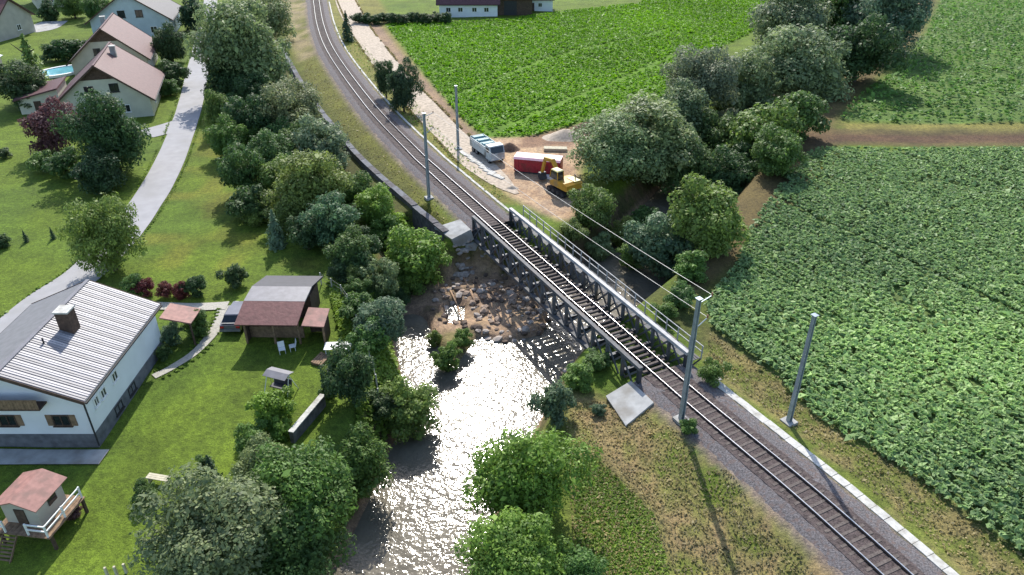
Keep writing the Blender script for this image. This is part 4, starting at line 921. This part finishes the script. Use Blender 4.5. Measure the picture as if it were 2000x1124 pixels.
# ------------------------------------------------------------------ river bed stones and driftwood
def rock_mesh(seed, mat):
    import bmesh
    r = random.Random(seed); bm = bmesh.new(); bmesh.ops.create_icosphere(bm, subdivisions=1, radius=1)
    for v in bm.verts: v.co *= r.uniform(.7, 1.15); v.co.z *= .62
    me = bpy.data.meshes.new('rock'); bm.to_mesh(me); bm.free(); me.materials.append(M[mat]); return me
RK = [rock_mesh(k, ('rock_a', 'rock_b', 'rock_c')[k % 3]) for k in range(9)]
zones = [([(835, 575), (890, 540), (1000, 552), (1070, 615), (1055, 655), (985, 665), (935, 652), (900, 640), (850, 640)], 150, 'brown and grey stone strewn over the gravel bar below the bridge', 'stones on the gravel bar', (.14, .5)),
         ([(905, 480), (960, 470), (1040, 560), (1100, 640), (1060, 640), (960, 560)], 70, 'stone lying in the shadow under the railway bridge', 'stones under the bridge', (.15, .5)),
         ([(1060, 650), (1110, 700), (1130, 730), (1095, 740), (1050, 670)], 14, 'dark wet stone at the water edge beside the bridge shadow', 'stones at the water edge', (.15, .35)),
         ([(868, 470), (910, 450), (925, 540), (890, 545)], 26, 'pale broken block tumbled below the far abutment', 'blocks below the far abutment', (.2, .55))]
for zi, (poly, n, lab, grp, (r0, r1)) in enumerate(zones):
    pl = np.array([P2(*p, -3.6) for p in poly]); lo, hi = pl.min(0), pl.max(0); c = 0; tries = 0
    while c < n and tries < 6000:
        tries += 1; x, y = random.uniform(lo[0], hi[0]), random.uniform(lo[1], hi[1])
        if in_poly(np.array([x]), np.array([y]), poly, .2, z=-3.6)[0] < .5: continue
        z = float(Hh(x, y))
        if z < -4.45 or z > -.6: continue
        s = random.uniform(r0, r1)**1.0; o = tag(link('rock', RK[random.randrange(9)] if zi < 3 else RK[random.choice((1, 4, 7))]), lab, 'rock', grp)
        o.location = (x, y, z+s*.12); o.scale = (s*random.uniform(.8, 1.4), s, s*random.uniform(.8, 1.2)); o.rotation_euler = (random.uniform(-.3, .3), random.uniform(-.3, .3), random.uniform(0, 6.28)); c += 1
for k, (a, b, r_) in enumerate((((905, 545), (930, 600), .14), ((880, 570), (905, 640), .1), ((1000, 600), (1060, 625), .12), ((860, 600), (850, 655), .09), ((940, 570), (1010, 575), .1))):
    pa, pb = at(*a), at(*b); pa.z = max(pa.z, -3.8)+.12; pb.z = max(pb.z, -3.8)+.16; m = MB(); mid_ = (pa+pb)/2+Vector((.1, .15, .05))
    m.cyl(pa, mid_, r_, r_*.85, 8); m.cyl(mid_, pb, r_*.85, r_*.6, 8); m.cyl(mid_, mid_+Vector((.5, .3, .35)), r_*.4, r_*.15, 6)
    tag(m.build('driftwood_log', 'logs', None, True), 'bare driftwood trunk stranded on the gravel bar', 'log', 'driftwood on the gravel bar')

# ------------------------------------------------------------------ vehicles and site things
def wheel(par, x, y, z, r, w_, axis='x'):
    a = Vector((w_/2, 0, 0)) if axis == 'x' else Vector((0, w_/2, 0)); c = Vector((x, y, z))
    t = MB().cyl(c-a, c+a, r, r, 16).build('wheel', 'rubber', par, True); t.data.polygons.foreach_set('use_smooth', [False]*len(t.data.polygons))
    MB().cyl(c-a*1.06, c+a*1.06, r*.55, r*.55, 12).build('rim', 'steel_light', t)
def car(label, loc, rz, body):
    c = thing('parked_car', label, 'car', loc, rz)
    prof = [(-2.1, .35), (2.1, .35), (2.15, .62), (2.0, .82), (1.0, .92), (-1.5, .95), (-2.08, .9), (-2.15, .6)]
    MB().extr(prof, 'x', -.86, .86).build('body', body, c)
    MB().taper((-.8, .8, -1.75, 1.0), .93, (-.62, .62, -1.25, .25), 1.42).build('cabin_glass', 'glass', c)
    MB().taper((-.64, .64, -1.3, .28), 1.42, (-.58, .58, -1.2, .2), 1.47).build('roof', body, c)
    for sx in (-1, 1):
        for y in (-1.3, 1.3): wheel(c, sx*.8, y, .32, .32, .22)
        MB().box(sx*.68-.16, sx*.68+.16, -2.19, -2.13, .66, .82).build('tail_light', 'lamp_red', c); MB().box(sx*.62-.18, sx*.62+.18, 2.08, 2.17, .6, .74).build('headlight', 'lamp_glass', c)
    MB().box(-.85, .85, -2.24, -2.14, .36, .56).build('bumper', 'steel_light', c); MB().box(-.85, .85, 2.14, 2.24, .36, .56).build('bumper', 'steel_light', c)
    MB().box(-.75, .75, -1.95, -1.8, .96, 1.0).build('boot_trim', 'steel_light', c)
    return c
p = at(450, 655); car('dark grey car parked beside the garden shed', (p.x, p.y+2.2, p.z+.02), R(2), 'car_grey')
# tipper lorry with teal load cover
p = at(950, 318); tr_ = thing('lorry', 'pale lorry with teal covered load body on the building site', 'lorry', (p.x, p.y+2.4, p.z), R(28)); tr_.scale = (.88, .88, .88)
MB().box(-.45, .45, -3.6, 3.4, .55, .85).build('chassis', 'steel_dark', tr_)
cab = MB().extr([(-3.7, .6), (-2.0, .6), (-2.0, 2.75), (-3.3, 2.75), (-3.7, 1.7)], 'x', -1.2, 1.2).build('cab', 'truck_white', tr_)
MB().slab((-1.05, -3.71, 1.72), (1.05, -3.71, 1.72), (1.05, -3.36, 2.6), (-1.05, -3.36, 2.6), .03).build('windscreen', 'glass', cab)
for sx in (-1, 1): MB().box(*sorted((sx*1.2, sx*1.23)), -3.1, -2.3, 1.7, 2.4).build('side_window', 'glass', cab); MB().box(sx*.85-.2, sx*.85+.2, -3.74, -3.69, .75, .95).build('headlight', 'lamp_glass', cab)
for sx in (-1, 1): MB().box(*sorted((sx*1.17, sx*1.25)), -1.8, 3.5, .9, 2.3).build('side_board', 'truck_white', tr_)
for y0 in (-1.8, 3.42): MB().box(-1.17, 1.17, y0, y0+.08, .9, 2.4).build('end_board', 'truck_white', tr_)
MB().box(-1.17, 1.17, -1.72, 3.42, .86, .98).build('load_floor', 'steel_dark', tr_)
cov = MB()
for k in range(6):
    y0 = -1.7+k*.85; zt = 2.15+.25*(k % 2)
    cov.taper((-1.15, 1.15, y0, y0+.85), .98, (-.9, .9, y0+.08, y0+.77), zt)
cov.build('load_cover', 'teal_tarp', tr_)
for sx in (-1, 1):
    for y in (-2.9, 1.4, 2.6): wheel(tr_, sx*1.0, y, .5, .5, .32)
# red container on skids
p = at(1052, 345); rc = thing('site_container', 'red steel container with sun glint painted pink on its lid between lorry and excavator', 'container', (p.x, p.y+1.6, p.z+.02), R(-14))
MB().box(-3.0, 3.0, -1.1, 1.1, .25, 1.9).build('body', 'red_paint', rc)
for k in range(15): MB().box(-2.9+k*.405, -2.9+k*.405+.12, -1.17, -1.103, .3, 1.85).build('rib', 'red_paint', rc)
for sx in (-.8, .8): MB().box(-2.95, 2.95, sx-.12, sx+.12, 0, .25).build('skid', 'steel_dark', rc)
MB().extr([(-1.2, 1.9), (1.2, 1.9), (.9, 2.12), (-.9, 2.12)], 'x', -3.05, 3.05).build('lid', 'lid_glint_pink', rc)
MB().box(3.003, 3.06, -.9, .9, .35, 1.8).build('end_door', 'red_paint', rc)
# excavator
p = at(1098, 385); ex = thing('excavator', 'yellow tracked excavator working at the edge of the willow', 'excavator', (p.x+.2, p.y+1.4, p.z), R(35))
for sx in (-1, 1):
    t = MB().extr([(-1.7, .2), (-1.4, 0), (1.4, 0), (1.7, .2), (1.7, .55), (1.4, .75), (-1.4, .75), (-1.7, .55)], 'x', *sorted((sx*.75, sx*1.25))).build('track', 'rubber', ex)
    for y in (-1.3, -.45, .45, 1.3): MB().cyl((sx*.72, y, .37), (sx*1.28, y, .37), .26, .26, 10).build('roller', 'steel_dark', t)
MB().box(-.75, .75, -1, 1, .3, .85).build('undercarriage', 'steel_dark', ex); MB().cyl((0, 0, .85), (0, 0, 1.0), .65, .65, 16).build('slew_ring', 'steel_dark', ex)
MB().extr([(-1.9, 1.0), (1.2, 1.0), (1.2, 1.5), (.3, 1.9), (-1.6, 1.9), (-1.95, 1.6)], 'x', -1.2, 1.2).build('house', 'yellow_paint', ex)
MB().extr([(-2.15, 1.05), (-1.9, 1.0), (-1.9, 1.85), (-2.1, 1.7)], 'x', -1.2, 1.2).build('counterweight', 'yellow_paint', ex)
MB().box(.2, 1.15, -1.85, -.35, 1.905, 1.96).build('engine_cover', 'yellow_pale', ex); MB().cyl((.8, -1.2, 1.96), (.8, -1.2, 2.5), .07, .07, 8).build('exhaust', 'steel_dark', ex)
cb = MB().taper((-1.2, -.25, -.3, 1.25), 1.9, (-1.15, -.3, -.2, .95), 2.95).build('cab', 'glass', ex)
MB().taper((-1.22, -.23, -.32, 1.0), 2.95, (-1.1, -.35, -.2, .9), 3.05).build('cab_roof', 'yellow_pale', cb)
for x in (-1.18, -.28):
    for y in (-.28, 1.1): MB().beam((x, y*1.1, 1.9), (x, y*.85, 2.95), .09, .09).build('cab_pillar', 'yellow_paint', cb)
b1 = MB().beam((.3, 1.1, 1.5), (.3, 2.6, 3.3), .35, .5); b1.beam((.3, 2.55, 3.2), (.3, 4.2, 3.0), .32, .42).build('boom', 'yellow_paint', ex)
MB().beam((.3, 4.1, 3.1), (.3, 4.7, 1.0), .28, .34).build('stick', 'yellow_paint', ex)
MB().cyl((.3, 1.3, 1.2), (.3, 2.4, 2.6), .08, .08, 8).build('hydraulic_ram', 'steel_light', ex)
MB().extr([(4.45, 1.05), (4.95, 1.05), (5.0, .5), (4.6, .1), (4.2, .2), (4.35, .6)], 'x', -.15, .75).build('bucket', 'steel_dark', ex)
# soil heaps
def heap(px, py, r_, hgt, label, mat='soil'):
    p = at(px, py); m = MB(); N, K = 18, 6; r = random.Random(px)
    jit = [[r.uniform(.8, 1.2) for _ in range(N)] for _ in range(K)]
    for j in range(K):
        for k in range(N):
            f = j/(K-1); a = 2*math.pi*k/N; q = r_*(1-f)*(.8+.2*jit[j][k])+.02; m.v.append((math.cos(a)*q*1.4, math.sin(a)*q, -.15+hgt*sstep(f)*(.85+.15*jit[j][k])))
    for j in range(K-1):
        for k in range(N): m.f.append((j*N+k, j*N+(k+1) % N, (j+1)*N+(k+1) % N, (j+1)*N+k))
    o = m.build('soil_heap', mat, None, True); o.location = p; return tag(o, label, 'soil heap')
heap(995, 292, 1.4, 1.1, 'dark brown soil heap between lorry and red container')
heap(1105, 268, 2.6, 1.3, 'long brown soil heap below the bright green field', 'dirt_track'); heap(1145, 255, 2.4, 1.4, 'brown soil heap touching the huge willow')
heap(1000, 368, .9, .5, 'small sandy heap beside the weeds at the bridge approach', 'dirt_track')
slab_m = MB().box(-.95, .95, -.3, .3, 0, .16).mesh('concrete_slab', 'concrete_white')
for k in range(9):
    x = 905+k*8.5; y = 300+k*6+random.uniform(-2, 2); p = at(x, y); o = tag(link('concrete_slab', slab_m), 'pale concrete trough slab laid out beside the lorry', 'slab', 'slabs laid out beside the lorry'); o.location = (p.x, p.y, p.z+.02); o.rotation_euler = (0, 0, random.uniform(-1.2, -.6))
def bundle(px, py, n, L, mat, name, label, cat, rz):
    p = at(px, py); t = thing(name, label, cat, p, rz); b = MB().box(-L/2, L/2, -.09, .09, 0, .12).mesh('board', mat)
    for k in range(n):
        o = link('board', b, t); o.location = (random.uniform(-.05, .05), (k % 5-2)*.21, .02+(k//5)*.125)
    return t
bundle(1085, 294, 15, 3.2, 'wood_pale', 'board_stack', 'stack of pale boards behind the red container', 'boards', R(-5))
bundle(1070, 348, 10, 1.6, 'white_paint', 'board_stack', 'small stack of white boards in front of the red container', 'boards', R(-20))
bundle(628, 705, 10, 1.5, 'wood_mid', 'timber_stack', 'brown timber stack beside the white garden table', 'timber', R(70))

# ------------------------------------------------------------------ garden things
p = at(662, 690); gt = thing('garden_table', 'white garden table standing by the river trees', 'table', (p.x, p.y, p.z), R(3))
for k in range(5): MB().box(-1.1, 1.1, -.55+k*.22, -.55+k*.22+.2, .72, .77).build('table_board', 'white_paint', gt)
for x in (-.95, .95):
    for y in (-.42, .42): MB().box(x-.04, x+.04, y-.04, y+.04, -.05, .72).build('leg', 'white_paint', gt)
p = at(550, 765); sw = thing('garden_swing', 'white framed garden swing seat with grey canopy on the lawn', 'garden swing', (p.x, p.y, p.z), R(-20))
for sx in (-1, 1):
    for sy in (-1, 1): MB().cyl((sx*1.05, sy*.75, -.03), (sx*.95, 0, 1.8), .035, .03, 8).build('frame_leg', 'white_paint', sw)
MB().cyl((-.95, 0, 1.8), (.95, 0, 1.8), .04, .04, 8).build('top_bar', 'white_paint', sw)
for sy in (-1, 1): MB().slab((-1.0, 0, 1.9), (1.0, 0, 1.9), (1.0, sy*.6, 1.72), (-1.0, sy*.6, 1.72), .04).build('canopy', 'roof_band', sw)
MB().box(-.8, .8, -.28, .28, .45, .53).build('seat', 'roof_slate', sw); MB().slab((-.8, .28, .5), (.8, .28, .5), (.8, .42, 1.05), (-.8, .42, 1.05), .06).build('backrest', 'roof_slate', sw)
for sx in (-1, 1): MB().cyl((sx*.78, 0, .5), (sx*.85, 0, 1.8), .015, .015, 6).build('hanger', 'steel_light', sw)
for px_, py_, rz_, lb in ((552, 690, .4, 'white garden chair in the shade of the garden shed, turned to the path'), (572, 684, -1.2, 'white garden chair in the shade of the garden shed, turned to the river')):
    p = at(px_, py_); gc = thing('garden_chair', lb, 'chair', (p.x, p.y, p.z), rz_)
    MB().box(-.27, .27, -.25, .25, .4, .44).build('seat', 'white_paint', gc); MB().slab((-.27, .25, .45), (.27, .25, .45), (.27, .36, .95), (-.27, .36, .95), .03).build('backrest', 'white_paint', gc)
    for x in (-.23, .23):
        for y in (-.2, .2): MB().box(x-.02, x+.02, y-.02, y+.02, -.03, .4).build('leg', 'white_paint', gc)
# garden wall with pale coping
a, b = at(572, 866), at(634, 792); gw = thing('garden_wall', 'low dark garden wall with pale coping below the bright fruit tree', 'wall', (a.x, a.y, min(a.z, b.z)-.3)); o3 = gw.location.copy(); d = b-a; d.z = 0; n = int(d.length/.9)
for k in range(n):
    p0 = a+d*(k/n)-o3; p1 = a+d*((k+.985)/n)-o3; p0.z = p1.z = .65
    MB().beam(p0, p1, .3, 1.3).build('wall_block', 'stone_wall', gw); p0.z = p1.z = 1.345; MB().beam(p0, p1, .42, .08).build('coping_stone', 'concrete_white', gw)
# wire fence along the garden edge
fp = [(628, 556), (668, 580), (690, 620), (706, 660), (722, 705), (738, 770), (748, 850)]
fw = catmull([tuple(at(*q))[:2] for q in fp], 2.2); f0 = Vector((fw[0][0], fw[0][1], float(Hh(*fw[0])))); fe = thing('wire_fence', 'wire fence on pale posts along the garden edge above the brook', 'fence', f0); prev = None
for q in fw:
    z = float(Hh(*q)); b_ = Vector((q[0], q[1], z))-f0; MB().box(b_.x-.05, b_.x+.05, b_.y-.05, b_.y+.05, b_.z-.2, b_.z+1.3).build('fence_post', 'concrete_white', fe)
    if prev is not None:
        for hz in (.35, .8, 1.2): MB().cyl(prev+Vector((0, 0, hz)), b_+Vector((0, 0, hz)), .012, .012, 5).build('fence_wire', 'steel_light', fe)
    prev = b_
for px_, py_ in ((211, 1126), (229, 1124), (247, 1119)):
    p = at(px_, py_); o = tag(MB().taper((-.07, .07, -.07, .07), -.3, (-.06, .06, -.06, .06), .75).build('fence_post', 'wood_pale'), 'short pale wooden post on the lower lawn', 'post', 'wooden posts on the lower lawn'); o.location = p
p = at(312, 942); gb = thing('garden_bench', 'pale wooden bench beside the round shrub of the lower lawn', 'bench', p, R(-12))
for k in range(3): MB().box(-.8, .8, -.24+k*.17, -.24+k*.17+.15, .42, .46).build('seat_board', 'wood_pale', gb)
for x in (-.65, .65): MB().box(x-.05, x+.05, -.2, .2, -.05, .42).build('leg', 'wood_pale', gb)

# ragged grass along the edges of roads and paths
def edge_tufts(label, mat, px, width, n, seed, size=.07):
    r = np.random.default_rng(seed); C = catmull([P2(*p) for p in px], .5); k = r.integers(1, len(C)-1, n); d = C[k+1]-C[k-1]; d /= np.linalg.norm(d, axis=1)[:, None]
    off = (width/2+.12+np.abs(r.normal(0, .14, n)))*r.choice((-1, 1), n); X = C[k, 0]-d[:, 1]*off+r.normal(0, .05, n); Y = C[k, 1]+d[:, 0]*off+r.normal(0, .05, n)
    ok = vnoise(X, Y, .4, seed) > .3; crop('edge_grass', label, 'grass', mat, X[ok], Y[ok], .13, size, 3, seed, up=.6, patch=.3)
edge_tufts('ragged grass fringe along the pale village road', 'green_grass', rd, 4.1, 6000, 91, .08)
edge_tufts('ragged grass fringe along the curved garden path', 'green_grass', ((445, 600), (425, 640), (385, 685), (335, 718), (300, 735)), .8, 1500, 92, .06)
edge_tufts('weeds along the dirt road beside the railway', 'dry_grass', ((676, 0), (706, 60), (738, 105), (780, 160), (835, 220), (885, 270), (930, 318)), 4.6, 6000, 93, .12)
